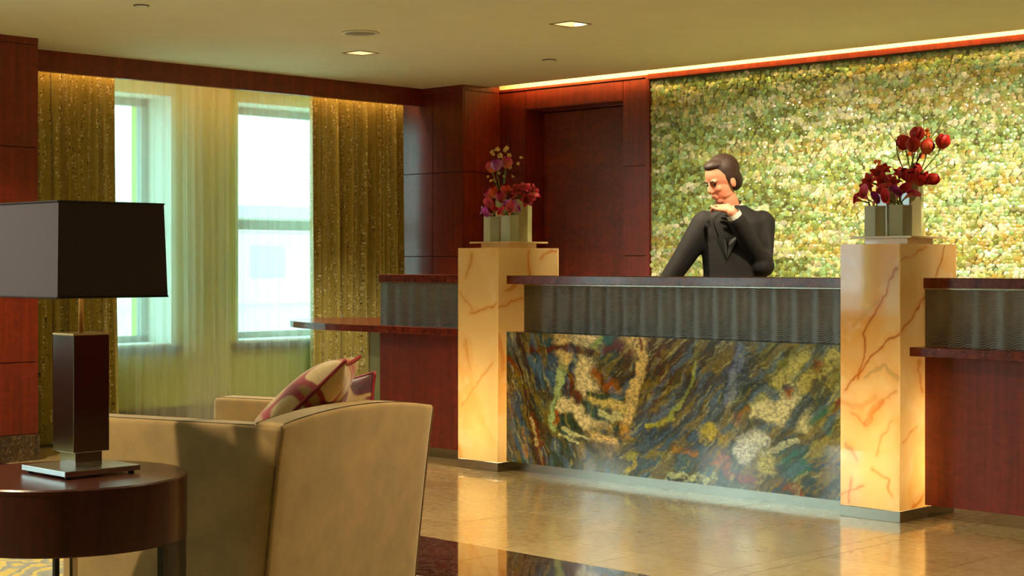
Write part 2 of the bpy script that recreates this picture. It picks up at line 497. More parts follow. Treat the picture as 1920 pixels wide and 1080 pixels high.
bmesh.ops.recalc_face_normals(bm, faces=bm.faces[:])
ext = bmesh.ops.extrude_face_region(bm, geom=bm.faces[:])
for e in ext['geom']:
    if isinstance(e, bmesh.types.BMVert): e.co.z = CZ + 0.05
ceiling = struct(bm_obj('ceiling', bm, M['ceiling']))
box('cove_lid', -9.7, X1 + 0.2, 7.95, 8.9, 2.64, 2.68, M['cove'], ceiling)
box('cove_back', -9.7, X1 + 0.2, 7.95, 7.98, CZ + 0.05, 2.64, M['cove'], ceiling)
box('cove_lip', -7.05, X1, 8.452, 8.462, CZ + 0.0, CZ + 0.012, M['cove'], ceiling)

# ---- back wall with wood panels, door, shell panel
XS0 = -7.115                    # left edge of the shell panel
bm = bmesh.new()
bm_box(bm, -9.7, -8.33, YB + 0.012, 8.9, 0, 2.425)
bm_box(bm, -7.34, X1 + 0.2, YB + 0.012, 8.9, 0, 2.425)
bm_box(bm, -8.33, -7.34, YB + 0.012, 8.9, 2.275, 2.425)
bm_box(bm, -8.33, -7.34, 8.78, 8.9, 0, 2.275)
wall_back = struct(bm_obj('wall_back', bm, M['joint']))
box('cove_face', -9.7, X1 + 0.2, YB + 0.012, 8.9, 2.426, 2.64, M['cove'], wall_back)
def panels_y(parent, x0, x1, yf, zs, mat, th=0.012, g=0.0025):
    """veneer panels on a face that looks towards -Y"""
    for a, b in zip(zs, zs[1:]):
        box('panel', x0 + g, x1 - g, yf, yf + th, a + g, b - g, mat, parent, 0.001)
def panels_x(parent, xf, y0, y1, zs, mat, th=0.012, g=0.0025):
    for a, b in zip(zs, zs[1:]):
        box('panel', xf - th, xf, y0 + g, y1 - g, a + g, b - g, mat, parent, 0.001)
panels_y(wall_back, XPIER + 0.001, -8.305, YB, SEAMS + [2.405], M['wood'])
panels_y(wall_back, -8.305, -7.364, YB, [2.264, 2.405], M['wood'])
panels_y(wall_back, -7.364, -7.150, YB, SEAMS + [2.405], M['wood'])
box('trim_strip', -7.150, XS0, 8.535, YB + 0.012, 0, 2.405, M['wood'], wall_back, 0.002)
box('trim_rail', XPIER, -7.115, 8.54, YB + 0.012, 2.405, 2.425, M['wood'], wall_back, 0.002)
box('trim_rail', XS0, X1, 8.515, YB + 0.012, 2.388, 2.425, M['wood'], wall_back, 0.002)
# door jambs and leaf, set back in the wall
door = struct(box('door_1', -8.27, -7.366, 8.705, 8.75, 0.008, 2.245, wood('door_veneer', (84, 20, 9), (150, 48, 22), 0.3, 0.7, 0.4, 0.6), None, 0.003))
jm = M['wood']
for a, b, c, d in ((-8.33, -8.303, YB + 0.012, 8.62), (-8.33, -8.285, 8.62, 8.66), (-8.33, -8.272, 8.66, 8.78)):
    box('jamb', a, b, c, d, 0, 2.264, jm if c != 8.62 else M['wood'], door)
box('jamb', -7.366, -7.34, YB + 0.012, 8.78, 0, 2.264, M['wood'], door)
box('door_head', -8.33, -7.34, YB + 0.012, 8.68, 2.262, 2.28, M['wood'], door)
box('door_head', -8.33, -7.34, 8.68, 8.78, 2.25, 2.28, jm, door)

# the mother-of-pearl chips
PAL = [lin(*c) for c in ((196, 206, 140), (172, 188, 104), (150, 166, 84), (178, 168, 80), (196, 176, 92), (186, 150, 84), (222, 228, 196), (236, 238, 222), (150, 188, 120), (128, 146, 70), (168, 206, 156), (206, 198, 150), (214, 222, 176), (112, 118, 58))]
def chip_shape(k):
    r = random.Random(100 + k); n = 7
    return [(0.5 * math.cos(2 * PI * i / n + r.uniform(-.2, .2)) * r.uniform(0.88, 1.12), 0.5 * math.sin(2 * PI * i / n + r.uniform(-.2, .2)) * r.uniform(0.85, 1.15)) for i in range(n)]
SHP = [chip_shape(k) for k in range(6)]
chips = []
_gx, _gz = np.meshgrid(np.linspace(XS0, XS0 + 5.1, 600), np.linspace(0.70, 2.40, 400), indexing='ij')
NB = fbm(_gx * 1.3, _gz * 7.0, 3, 3); NW = vnoise(_gx * 5, _gz * 26.0, 9)
CH, CW = 0.024, 0.032
ZC = 0.70
nz = int((2.386 - ZC) / (CH * 0.86)); nx = int((-2.1 - XS0) / (CW * 0.88))
for j in range(nz):
    off = random.random()
    for i in range(nx):
        x = XS0 + 0.012 + (i + 0.5 + 0.5 * (j % 2)) * CW * 0.88 + random.uniform(-.012, .012)
        z = ZC + (j + 0.5) * CH * 0.86 + random.uniform(-.003, .003)
        if x > -2.06: continue
        gi, gj = min(599, int((x - XS0) / 5.1 * 600)), min(399, int((z - ZC) / 1.7 * 400)); b = float(NB[gi, gj]); w = float(NW[gi, gj])
        q = random.random()
        if w > 0.66: pal = (6, 7, 12, 10, 0)
        elif b > 0.56: pal = (3, 4, 1, 3, 0, 11, 2)
        elif b < 0.42: pal = (2, 8, 9, 13, 1, 10)
        else: pal = (0, 1, 8, 12, 11, 2, 10)
        chips.append((x, z, pal[int(q * len(pal))], random.randrange(6), random.uniform(-.22, .30), random.uniform(-.22, .22), random.uniform(0.75, 1.35)))
def chip_geo(x, z, s, tx, tz, k, n0=0):
    vs = []; hw, hh = CW * 0.56 * k, CH * 0.62 * k
    for px, pz in SHP[s]:
        vs.append((x + px * 2 * hw, -(px * 2 * hw * tz + pz * 2 * hh * tx), z + pz * 2 * hh))
    vs.append((x, -0.0035, z))
    m = len(SHP[s])
    fs = [(n0 + i, n0 + (i + 1) % m, n0 + m) for i in range(m)]
    lo = [(v[0], 0.010, v[2]) for v in vs[:m]]
    o = n0 + m + 1
    fs += [(o + i, o + (i + 1) % m, n0 + (i + 1) % m, n0 + i) for i in range(m)]
    return vs + lo, fs
def inframe(x, z):
    d = depth(x, YB); u = 960 + FPX * (XR * x + YR * YB) / d
    v = 496 + FPX * (EYE - z) / d
    return 1222 < u < 1915 and v < 515 and not (1560 < u < 1800 and v > 380)
order = sorted(range(len(chips)), key=lambda c: depth(chips[c][0], YB) if inframe(chips[c][0], chips[c][1]) else 99)
single = set(order[:295])
variants = {}
for c in range(len(chips)):
    if c not in single: continue
    x, z, p, s, tx, tz, k = chips[c]
    key = (p, s)
    if key not in variants:
        r = random.Random(p * 31 + s)
        vs, fs = chip_geo(0, 0, s, r.uniform(-.1, .18), r.uniform(-.12, .12), 1.08)
        me = bpy.data.meshes.new('shell_chip'); me.from_pydata(vs, [], fs)
        a = me.color_attributes.new('Col', 'FLOAT_COLOR', 'POINT')
        a.data.foreach_set('color', [v for _ in vs for v in (*PAL[p], 1)])
        me.materials.append(M['shell']); variants[key] = me
    o = bpy.data.objects.new('shell_chip', variants[key]); COL.objects.link(o); o.parent = wall_back
    o.location = (x, YB - random.uniform(0, .004), z); o.rotation_euler = (random.uniform(-.06, .06), 0, random.uniform(-.06, .06))
V = []; Fc = []; CC = []
for c in range(len(chips)):
    if c in single: continue
    x, z, p, s, tx, tz, k = chips[c]
    vs, fs = chip_geo(x, z, s, tx, tz, k, len(V))
    yy = YB - random.uniform(0, .007); br = random.uniform(0.62, 1.25)
    V += [(v[0], v[1] + yy, v[2]) for v in vs]; Fc += fs; CC += [tuple(q * br for q in PAL[p]) + (1,)] * len(vs)
me = bpy.data.meshes.new('shell_chips'); me.from_pydata(V, [], Fc)
a = me.color_attributes.new('Col', 'FLOAT_COLOR', 'POINT'); a.data.foreach_set('color', [v for q in CC for v in q])
o = mesh_obj('shell_mosaic', me, M['shell'], wall_back); o['kind'] = 'stuff'
o['label'] = 'green and white mother of pearl chips covering the wall'
box('shell_backing', XS0 + 0.001, -2.05, YB + 0.004, YB + 0.013, 0.0, 2.388, plain('shell_grout', (128, 128, 92), 0.9), wall_back)
box('panel', -2.05, X1, YB, YB + 0.012, 0, 2.388, M['wood'], wall_back)

# ---- window wall with openings
WIN = [(4.95, 6.235), (6.78, 8.06)]                         # behind the curtains
WIN2 = [(1.15, 2.75), (-0.95, 0.65), (-3.05, -1.45)]        # the bays further along
ZS, ZT = 0.585, 2.275
bm = bmesh.new()
ys = [Y0 - 0.2]
for a, b in sorted(WIN + WIN2): ys += [a, b]
ys.append(8.9)
ys2 = []
for k in range(0, len(ys), 2): ys2.append((ys[k], ys[k + 1]))
for a, b in ys2: bm_box(bm, -9.9, XW, a, b, 0, 2.70)
for a, b in WIN + WIN2:
    bm_box(bm, -9.9, XW, a, b, 0, ZS); bm_box(bm, -9.9, XW, a, b, ZT, 2.70)
wall_left = struct(bm_obj('wall_left', bm, M['wall_paint']))
for a, b in ys2:
    if a < 3.2: box('panel', XW, XW + .014, a + .004, min(b, 3.185) - .004, 0, 2.44, M['wood'], wall_left)
for a, b in WIN2: box('panel', XW, XW + .014, a - .002, b + .002, 0, ZS - .06, M['wood'], wall_left)
bb = struct(box('baseboard_left', XW - 0.001, XW + 0.02, PY0, PY1, 0, 0.165, M['dark_marble'], None, 0.002))
sillm = plain('brown_sill_wood', (64, 40, 34), 0.35)
for n, (a, b) in enumerate(sorted(WIN, reverse=False) + WIN2):
    w = struct(empty('window_%d' % (n + 1), (XG, (a + b) / 2, ZS)))
    cy = (a + b) / 2
    def wb(nm, x0, x1, y0, y1, z0, z1, m): return box(nm, x0 - XG, x1 - XG, y0 - cy, y1 - cy, z0 - ZS, z1 - ZS, m, w)
    fw = 0.055; gm = M['glass_dimmed'] if n < 2 else M['glass']
    wb('frame_jamb', XG - 0.03, XG + 0.03, a, a + fw, ZS, ZT, M['frame']); wb('frame_jamb', XG - 0.03, XG + 0.03, b - fw, b, ZS, ZT, M['frame'])
    wb('frame_head', XG - 0.03, XG + 0.03, a, b, ZT - fw, ZT, M['frame']); wb('frame_foot', XG - 0.03, XG + 0.03, a, b, ZS, ZS + fw, M['frame'])
    wb('transom', XG - 0.025, XG + 0.025, a + fw, b - fw, 1.385, 1.455, M['frame'])
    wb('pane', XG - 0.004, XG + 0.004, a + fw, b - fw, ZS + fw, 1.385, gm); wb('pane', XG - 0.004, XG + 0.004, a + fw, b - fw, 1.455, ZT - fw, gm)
    wb('reveal', XG + 0.03, XW - 0.001, b - 0.004, b, ZS, ZT, M['reveal']); wb('reveal', XG + 0.03, XW - 0.001, a, a + 0.004, ZS, ZT, M['reveal'])
    wb('soffit', XG + 0.03, XW - 0.001, a + .004, b - .004, ZT - 0.004, ZT, M['reveal'])
    wb('sill', XG + 0.03, XW + 0.035, a + .004, b - .004, ZS - 0.002, ZS + 0.012, M['reveal'])
    wb('sill_nosing', XW + 0.002, XW + 0.04, a - 0.06, b + 0.06, ZS - 0.055, ZS - 0.003, sillm)
    portal(n + 1, (XG - 0.05, cy, (ZS + ZT) / 2), (0, cy, (ZS + ZT) / 2), b - a, ZT - ZS)

# ---- wood-clad piers beside the curtain bay and the header between them
trim_1 = struct(box('trim_1', XW - 0.01, XPIER - 0.012, PY1 + 0.012, YB + 0.012, 0, CZ + 0.02, M['joint']))
zt = SEAMS + [2.402]
panels_y(trim_1, XW, -8.90, PY1, zt, M['wood']); panels_y(trim_1, -8.90, XPIER, PY1, zt, M['wood'])
panels_x(trim_1, XPIER, PY1 + 0.012, YB + 0.01, zt, M['wood'])
bm = bmesh.new(); bm_box(bm, XW, XPIER + 0.004, PY1 - 0.004, YB, 2.402, CZ, 0.001); bm_obj('top_rail', bm, M['wood'], trim_1)
trim_2 = struct(box('trim_2', XW - 0.01, XPIER - 0.012, 3.2, PY0 - 0.012, 0, CZ + 0.02, M['joint']))
zl = [0.15, 0.567, 1.19, 1.807, 2.402]
for a, b in ((3.2, 3.99), (3.99, PY0)):
    panels_x(trim_2, XPIER, a, b, zl, M['wood'])
panels_y(trim_2, XW, XPIER - 0.012, 3.188, zl, M['wood'])
bm = bmesh.new(); bm_box(bm, XW, XPIER + 0.004, 3.19, PY0 - 0.003, 2.402, CZ, 0.001); bm_obj('top_rail', bm, M['wood'], trim_2)
box('marble_base', XW, XPIER + 0.008, 3.18, PY0 + 0.006, 0, 0.15, M['dark_marble'], trim_2, 0.002)
_, zh = atX(80, XHEAD, 133)
trim_3 = struct(box('trim_3', XHEAD - 0.05, XHEAD, PY0 - 0.012, PY1 + 0.006, zh, CZ + 0.01, M['wood'], None, 0.003))
trim_4 = struct(box('trim_4', XHEAD - 0.05, XHEAD, -4.9, 3.19, zh, CZ + 0.01, M['wood'], None, 0.003))
# the other two sides of the lobby, out of the picture
wall_right = struct(box('wall_right', X1, X1 + 0.2, Y0 - 0.2, 8.9, 0, 2.7, M['wood']))
wall_front = struct(box('wall_front', -9.7, X1 + 0.2, Y0 - 0.2, Y0, 0, 2.7, M['wall_beige']))

# ---- what is seen outside the windows
gnd = struct(box('ground', -120, -10.2, -60, 90, -0.6, -0.3, plain('pale_paving', (190, 195, 185), 0.9)))
bd = empty('far_building', (-48, 38, -0.3), 0, 'pale low building with red brick band seen through the sheer curtains', 'building')
def bb_(nm, x0, x1, y0, y1, z0, z1, m): return box(nm, x0, x1, y0, y1, z0, z1, m, bd)
bb_('wall', -6, 0, -30, 30, 0, 2.6, plain('pale_render', (232, 234, 226), 0.8))
bb_('brick_band', -5.9, 0.06, -30, 30, 2.6, 3.1, plain('faded_brick', (214, 196, 186), 0.8))
bb_('roof', -6.2, 0.4, -30.2, 30.2, 3.1, 3.55, plain('green_roof', (196, 216, 200), 0.7))
for k in range(14):
    y = -28 + k * 4.2
    w = bb_('window', -0.1, 0.05, y, y + 1.5, 1.0, 2.1, plain('blue_glazing', (196, 212, 216), 0.2))

# ================================================================== CURTAINS
def cloth(name, x, y0, y1, z0, z1, amp, wl, mat, seed, n=260, m=60, taper=0.0, label=None, group=None, jit=0.5, sharp=0.0):
    r = np.random.default_rng(seed)
    s = np.linspace(0, 1, n)[:, None]; v = np.linspace(0, 1, m)[None, :]
    yy = y0 + (y1 - y0) * s
    nz_ = 2 * PI * (y1 - y0) * s / wl
    wob = sum(r.uniform(.3, 1) * np.sin(nz_ * r.uniform(.2, .6) + r.uniform(0, 6)) for _ in range(3)) * jit
    drift = 0.35 * np.sin(v * 2.4 + r.uniform(0, 6) + 5 * s) + 0.25 * np.sin(v * 4.1 + 9 * s)
    ph = nz_ + wob + drift
    w = np.sin(ph); w = np.sign(w) * np.abs(w) ** (1 - sharp)
    depthv = amp * (0.75 + 0.35 * np.sin(nz_ * .37 + r.uniform(0, 6))) * (0.8 + 0.3 * v)
    X = x + w * depthv + amp * .35 * np.sin(2.3 * ph + 1)
    Y = yy + 0.3 * amp * np.cos(ph) + taper * (1 - v) * 0 + 0 * v
    Y = Y - taper * np.sin(PI * (1 - v) * 0.5) * s if taper else Y
    Z = z1 + (z0 - z1) * v + 0 * s
    P = np.stack([X + 0 * Z, Y + 0 * Z, Z], -1)
    du = np.hypot(np.diff(X[:, 0]), np.diff(Y[:, 0])); u = np.concatenate([[0], np.cumsum(du)])
    uv = np.stack([np.repeat(u[:, None], m, 1) + seed * 0.37, Z], -1)
    o = grid_mesh(name, P, mat, None, uv)
    tag(o, label, 'curtain', group)
    return o
cloth('curtain', -9.15, 4.80, 5.665, 0.015, 2.36, 0.060, 0.092, M['curtain'], 3, label='gold embroidered vine curtain hanging beside the left wood pier behind the lamp', taper=0.04)
cloth('curtain', -9.15, 7.20, 8.10, 0.015, 2.36, 0.060, 0.095, M['curtain'], 8, label='gold embroidered vine curtain hanging against the cherry wood pier')
cloth('sheer_curtain', -9.262, 5.05, 6.62, 0.02, 2.40, 0.0175, 0.115, M['sheer'], 5, label='white sheer curtain over the window next to the left gold curtain', jit=0.9, sharp=0.3)
cloth('sheer_curtain', -9.318, 6.30, 7.75, 0.02, 2.40, 0.0175, 0.105, M['sheer'], 6, label='white sheer curtain over the window next to the right gold curtain', jit=0.9, sharp=0.3)

# ================================================================== CEILING FITTINGS AND LIGHT
downm = plain('pale_reflector', (236, 230, 212), 0.35, 0.3)
lampm = glow('halogen_lamp', (1.0, 0.82, 0.5), 9.0)
DLN = []
def downlight(x, y, aim, energy, spot, label, color=WARM2):
    t = empty('downlight', (x, y, CZ), 0, label, 'ceiling light', 'square recessed downlights')
    s = HS
    bm = bmesh.new()
    for sx, sy, w, h in ((-1, 0, 0.006, s + .006), (1, 0, 0.006, s + .006), (0, -1, s + .006, 0.006), (0, 1, s + .006, 0.006)):
        bm_box(bm, sx * (s + .003) - w, sx * (s + .003) + w, sy * (s + .003) - h, sy * (s + .003) + h, -0.003, 0.001)
    bm_obj('trim_ring', bm, plain('downlight_trim', (120, 100, 60), 0.5), t)
    bm = bmesh.new()
    for sx, sy in ((-1, 0), (1, 0), (0, -1), (0, 1)):
        if sx: bm_box(bm, sx * s - .002, sx * s + .002, -s, s, 0.0, 0.10)
        else: bm_box(bm, -s, s, sy * s - .002, sy * s + .002, 0.0, 0.10)
    bm_box(bm, -s, s, -s, s, 0.10, 0.104)
    bm_obj('reflector', bm, downm, t)
    bm = bmesh.new(); bm_ball(bm, (0, 0, 0.085), (0.03, 0.03, 0.012)); bm_obj('bulb', bm, lampm, t)
    DLN.append(1)
    light('downlight_%d_beam%s' % (len(DLN), '_offscreen' if offscreen((x, y, CZ)) else ''), 'SPOT', (x, y, CZ - 0.012), energy, color, 0.035, aim=aim, spot=spot, blend=0.7)
for h, aim, lb_ in ((holes[0], (-7.75, 7.2, 0), 'square recessed ceiling downlight near the round ceiling speaker'),
                    (holes[1], (-6.0, 8.2, 0.6), 'square recessed ceiling downlight above the middle of the stone desk front'),
                    (holes[2], (-4.9, 8.2, 0.6), 'square recessed ceiling downlight above the stone slab beside the right onyx pillar'),
                    (holes[3], (-3.9, 8.2, 0.6), 'square recessed ceiling downlight beyond the right onyx pillar')):
    downlight(*h, aim, 70, 96, lb_)
for h in holes[4:7]: downlight(*h, (h[0] + 0.1, h[1] + 0.5, 0), 80, 110, 'square recessed ceiling downlight over the marble floor border')
for h in holes[7:]: downlight(*h, (h[0], h[1] + 0.2, 0), 80, 115, 'square recessed ceiling downlight over the seating area')
# ceiling speaker and small round fittings
t = empty('ceiling_speaker', (-7.064, 5.937, CZ), 0, 'round grey ceiling speaker grille', 'speaker')
lathe('rim', [(0.105, 0.001), (0.108, -0.006), (0.094, -0.009), (0.088, -0.004), (0.088, 0.001)], M['white_plastic'], t)
lathe('grille', [(0.0, -0.007), (0.06, -0.006), (0.088, -0.003), (0.088, 0.001)], M['grey_plastic'], t)
for x, y, r, lb in ((-7.143, 7.574, 0.045, 'small round sprinkler cover plate between ceiling lights and wood wall'), (-7.111, 4.536, 0.04, 'small round sprinkler cover plate near the left wood pier'), (-4.0, 4.536, 0.045, 'small round sprinkler cover plate over the open floor before the desk')):
    t = empty('sprinkler_cover', (x, y, CZ), 0, lb, 'sprinkler cover')
    lathe('ring', [(r, 0.001), (r, -0.004), (r * .9, -0.006), (r * .86, 0.0)], plain('dark_ring', (90, 84, 66), 0.5), t, 24)
    lathe('cap', [(0, -0.008), (r * .7, -0.008), (r * .85, -0.005), (r * .85, 0.001)], M['white_plastic'], t, 24)
# cove light above the back wall, and the strip behind the curtain header
bm = bmesh.new(); bm_box(bm, -8.5, 2.5, 8.28, 8.31, 2.495, 2.51)
bm_obj('cove_light_strip', bm, glow('cove_led', (1.0, 0.58, 0.16), 2.0), ceiling)
light('cove_light', 'AREA', (-5.2, 8.40, 2.56), 22, (1.0, 0.58, 0.16), 6.4, 0.05, aim=(-5.2, 8.56, 2.42))
_cc = light('curtain_cove_light', 'AREA', (-9.10, 6.5, 2.425), 2.6, (1.0, 0.52, 0.16), 0.05, 3.2); _cc.rotation_euler = (0, 0, 0)

# ================================================================== RECEPTION DESK
YP = 6.2515
PD = 0.485
LPX = (-6.595, -6.281); RPX = (-4.094, -3.790)
PZ = 1.2215
def onyx_colour(X, Z, seed, strokes):
    a = fbm(X * 3 + 3 * fbm(X * 2, Z * 2, seed + 5), Z * 2.2, seed, 5); b = fbm(X * 9 + 2 * a, Z * 7, seed + 9, 4)
    c0 = np.array(lin(244, 222, 170)); c1 = np.array(lin(244, 204, 132)); c2 = np.array(lin(250, 236, 205))
    c = c0 + (c1 - c0) * sstep(.48, .72, a)[..., None]
    c = c + (c2 - c) * (sstep(.55, .75, b) * .6)[..., None]
    wx = X + .045 * (fbm(X * 14, Z * 14, seed + 3, 3) - .5); wz = Z + .045 * (fbm(X * 14, Z * 14, seed + 4, 3) - .5)
    for pts, w, col, al in strokes:
        w = w * .72
        d = seg_dist(wx, wz, pts)
        k = (1 - sstep(w * .25, w, d + w * .5 * (fbm(X * 30, Z * 30, seed + 6, 3) - .5))) * al
        c = c + (np.array(lin(*col)) - c) * k[..., None]
        k2 = (1 - sstep(w, w * 4, d)) * .28 * al
        c = c + (np.array(lin(232, 160, 70)) - c) * k2[..., None]
    return c
def pillar(xs, name, label, sf, ss, seed):
    x0, x1 = xs
    t = empty('onyx_pillar', ((x0 + x1) / 2, YP + PD / 2, 0), 0, label, 'pillar', 'onyx pillars of the reception desk')
    cx, cy = (x0 + x1) / 2, YP + PD / 2
    e = 0.003
    z0, z1 = 0.05, PZ
    nz_ = 240
    def face(nm, fix, u0, u1, strokes, sd):
        n = max(40, int(abs(u1 - u0) / 0.005)); u = np.linspace(u0, u1, n)[:, None] + np.zeros((1, nz_)); z = np.linspace(z0, z1, nz_)[None, :] + np.zeros((n, 1))
        c = onyx_colour(u, z, sd, strokes)
        P = np.stack([u - cx, 0 * u + fix - cy, z], -1) if nm == 'y' else np.stack([0 * u + fix - cx, u - cy, z], -1)
        return P, c
    quads = [face('y', YP, x0, x1, sf, seed), face('x', x1, YP, YP + PD, ss, seed + 40), face('y', YP + PD, x1, x0, [], seed + 80), face('x', x0, YP + PD, YP, [], seed + 120)]
    allP = np.concatenate([q[0] for q in quads], 0); allC = np.concatenate([q[1] for q in quads], 0)
    sh = grid_mesh('onyx_shaft', allP, M['onyx'], t, None, allC, smooth=False)
    # close the top with its own slab
    n = 24
    uu = np.linspace(x0, x1, n)[:, None] + np.zeros((1, n)); vv = np.linspace(YP, YP + PD, n)[None, :] + np.zeros((n, 1))
    grid_mesh('onyx_cap', np.stack([uu - cx, vv - cy, 0 * uu + z1], -1), M['onyx'], t, None, onyx_colour(uu, vv, seed + 7, []), smooth=False)
    bm = bmesh.new(); bm_box(bm, x0 - cx - e, x1 - cx + e, YP - cy - e, YP + PD - cy + e, 0, 0.049, 0.001)
    bm_obj('steel_base', bm, M['steel'], t)
    # flower stand on top
    s = empty('flower_stand', (cx, cy, PZ), 0, 'cream onyx block with a wider square plate ' + name, 'stand', 'flower stands on the onyx pillars')
    bm = bmesh.new(); bm_box(bm, -.11, .11, -.11, .11, 0, 0.026, 0.001); bm_obj('block', bm, M['onyx_plate'], s)
    bm = bmesh.new(); bm_box(bm, -.156, .156, -.156, .156, 0.026, 0.036, 0.001); bm_obj('plate', bm, M['onyx_plate'], s)
    for z, en in ((0.22, 1.35), (0.46, 0.8)):
        light('pillar_lamp', 'POINT', (cx, cy - 0.02, z), en, (1.0, 0.75, 0.42), 0.05)
    return t
VR = (176, 84, 30); VO = (214, 132, 50); VY = (214, 170, 84)
def R4(*p):     # strokes read off the right pillar (crop coordinates of its zoom)
    return [atY(1540 + a * .5184, YP, 440 + b * .5184) for a, b in p]
def R4s(*p): return [atX(1540 + a * .5184, RPX[1], 440 + b * .5184) for a, b in p]
def L4p(*p): return [atY(560 + a * .2604, YP, 460 + b * .2604) for a, b in p]
def L4s(*p): return [atX(560 + a * .2604, LPX[1], 460 + b * .2604) for a, b in p]
def L2p(*p): return [atY(840 + a * .4259, YP, 480 + b * .4259) for a, b in p]
sr = [(R4((275, 120), (240, 190), (205, 270), (160, 350), (155, 430), (130, 490), (128, 520)), .011, VR, .85),
      (R4((288, 355), (230, 400), (180, 450), (120, 510), (78, 565)), .011, VR, .85),
      (R4((70, 600), (140, 630), (200, 590)), .03, VO, .35), (R4((110, 640), (160, 690), (230, 600), (270, 560)), .012, VO, .5), (R4((150, 680), (230, 600)), .03, VO, .5),
      (R4((75, 945), (110, 920), (150, 905)), .008, VR, .7), (R4((108, 870), (105, 980)), .008, VR, .7), (R4((190, 850), (240, 880), (255, 940)), .008, VO, .7), (R4((200, 800), (220, 730), (260, 670)), .008, VO, .5),
      (R4((95, 760), (130, 820)), .016, (150, 140, 116), .6), (R4((150, 520), (230, 470), (275, 530)), .016, (170, 165, 120), .5), (R4((280, 650), (285, 980)), .012, (226, 200, 130), .4),
      (R4((120, 330), (200, 250)), .02, (210, 180, 110), .4)]
ssr = [(R4s((445, 40), (430, 110), (415, 160)), .009, VR, .9), (R4s((372, 225), (340, 290), (288, 350)), .009, VR, .8), (R4s((290, 90), (330, 70), (380, 50)), .006, VO, .8),
       (R4s((350, 450), (345, 500), (365, 560)), .02, VO, .6), (R4s((295, 745), (350, 690)), .006, VO, .6), (R4s((330, 990), (370, 930)), .012, VO, .8)]
sl = [(L4p((1250, 60), (1240, 150), (1210, 220)), .014, VY, .8), (L4p((1230, 480), (1330, 460), (1420, 435)), .009, VO, .6), (L4p((1210, 690), (1220, 800)), .02, VY, .6),
      (L2p((50, 160), (110, 240), (200, 225)), .007, VO, .5), (L2p((60, 660), (120, 580), (200, 460)), .006, VY, .8), (L2p((70, 390), (100, 500)), .012, VY, .5), (L2p((50, 840), (60, 890)), .014, VY, .7)]
ssl = [(L4s((1660, 30), (1660, 130), (1670, 200)), .012, VO, .9), (L4s((1740, 100), (1810, 60), (1860, 50)), .012, VO, .8), (L4s((1445, 450), (1530, 420), (1610, 395)), .009, VO, .8), (L4s((1500, 330), (1560, 300)), .03, VO, .6), (L4s((1440, 640), (1470, 900)), .03, VO, .5)]
pillar(LPX, 'on the pillar near the left counter wing', 'backlit cream onyx pillar between the left counter wing and stone slab', sl, ssl, 21)
pillar(RPX, 'on the strongly veined pillar', 'backlit amber onyx pillar with strong rust veins beside the right counter', sr, ssr, 57)

# ---- the exotic stone slab on the desk front
YS = 6.319
SX0, SX1, SZ0, SZ1 = LPX[1], RPX[0], 0.054, 0.762
def A(*p): return [atY(940 + a / 3.484, YS, 610 + b / 3.484) for a, b in p]
def B(*p): return [atY(1240 + a / 2.25, YS, 500 + b / 2.25) for a, b in p]
CA, CB = 1 / 3.484 * 0.0040, 1 / 2.25 * 0.0035      # crop pixel -> metres along the slab
CREAM = (196, 172, 120); PALE = (184, 184, 138); SPK = (204, 190, 148); RUST = (80, 36, 12); GRN = (36, 56, 40); TEAL = (40, 84, 74); BLU = (58, 76, 98); BRN = (66, 48, 20); OCH = (164, 108, 26); YEL = (160, 150, 76); OLV = (88, 86, 44)
S = []
def bl(f, x, y, r, c, al=.9, soft=.5): S.append((f((x, y), (x + 1, y)), r * (CA if f is A else CB), c, al, soft))
def st(f, w, c, *p, al=.95, soft=.35): S.append((f(*p), w * (CA if f is A else CB), c, al, soft))
# broad fields
for x, y, r, c in ((100, 560, 110, BLU), (90, 760, 90, BLU), (230, 210, 120, (52, 74, 92)), (80, 90, 70, BLU), (700, 130, 110, TEAL), (750, 300, 120, GRN), (470, 640, 110, GRN), (640, 600, 80, (50, 88, 86)), (1000, 300, 220, BRN), (930, 520, 150, BRN), (880, 620, 90, (54, 42, 20)), (1050, 720, 160, BLU), (400, 800, 120, (46, 62, 52)), (600, 880, 130, OLV), (450, 900, 90, GRN), (700, 920, 120, OLV), (250, 500, 90, (60, 66, 50)), (950, 880, 110, (60, 76, 84))): bl(A, x, y, r, c, .85, .9)
for x, y, r, c in ((100, 400, 180, BRN), (250, 340, 110, (62, 58, 34)), (200, 560, 140, (64, 80, 100)), (330, 420, 90, (88, 98, 128)), (100, 680, 110, BLU), (60, 850, 110, (70, 92, 98)), (420, 360, 90, OLV), (600, 420, 130, (128, 130, 74)), (700, 500, 120, (140, 138, 82)), (660, 720, 110, YEL), (550, 830, 100, TEAL), (480, 690, 90, (60, 84, 100)), (680, 880, 90, (40, 62, 58)), (350, 620, 100, (70, 84, 70)), (300, 880, 110, OLV), (450, 900, 90, (96, 70, 26)), (180, 860, 110, (74, 92, 84)), (720, 850, 70, OLV)): bl(B, x, y, r, c, .85, .9)
# left trunk and rust
st(A, 34, (58, 40, 26), (110, 60), (140, 250), (170, 450), (200, 650), (215, 900)); st(A, 30, (92, 46, 18), (215, 620), (250, 760), (280, 910)); st(A, 16, (160, 116, 46), (150, 680), (175, 860)); st(A, 20, (84, 36, 16), (45, 220), (110, 300)); st(A, 10, (170, 150, 110), (205, 620), (235, 780))
bl(B, 60, 420, 150, (70, 50, 20), .8, .9); bl(A, 1010, 250, 170, (72, 50, 22), .8, .9); bl(B, 210, 380, 90, (66, 58, 28), .7, .9)
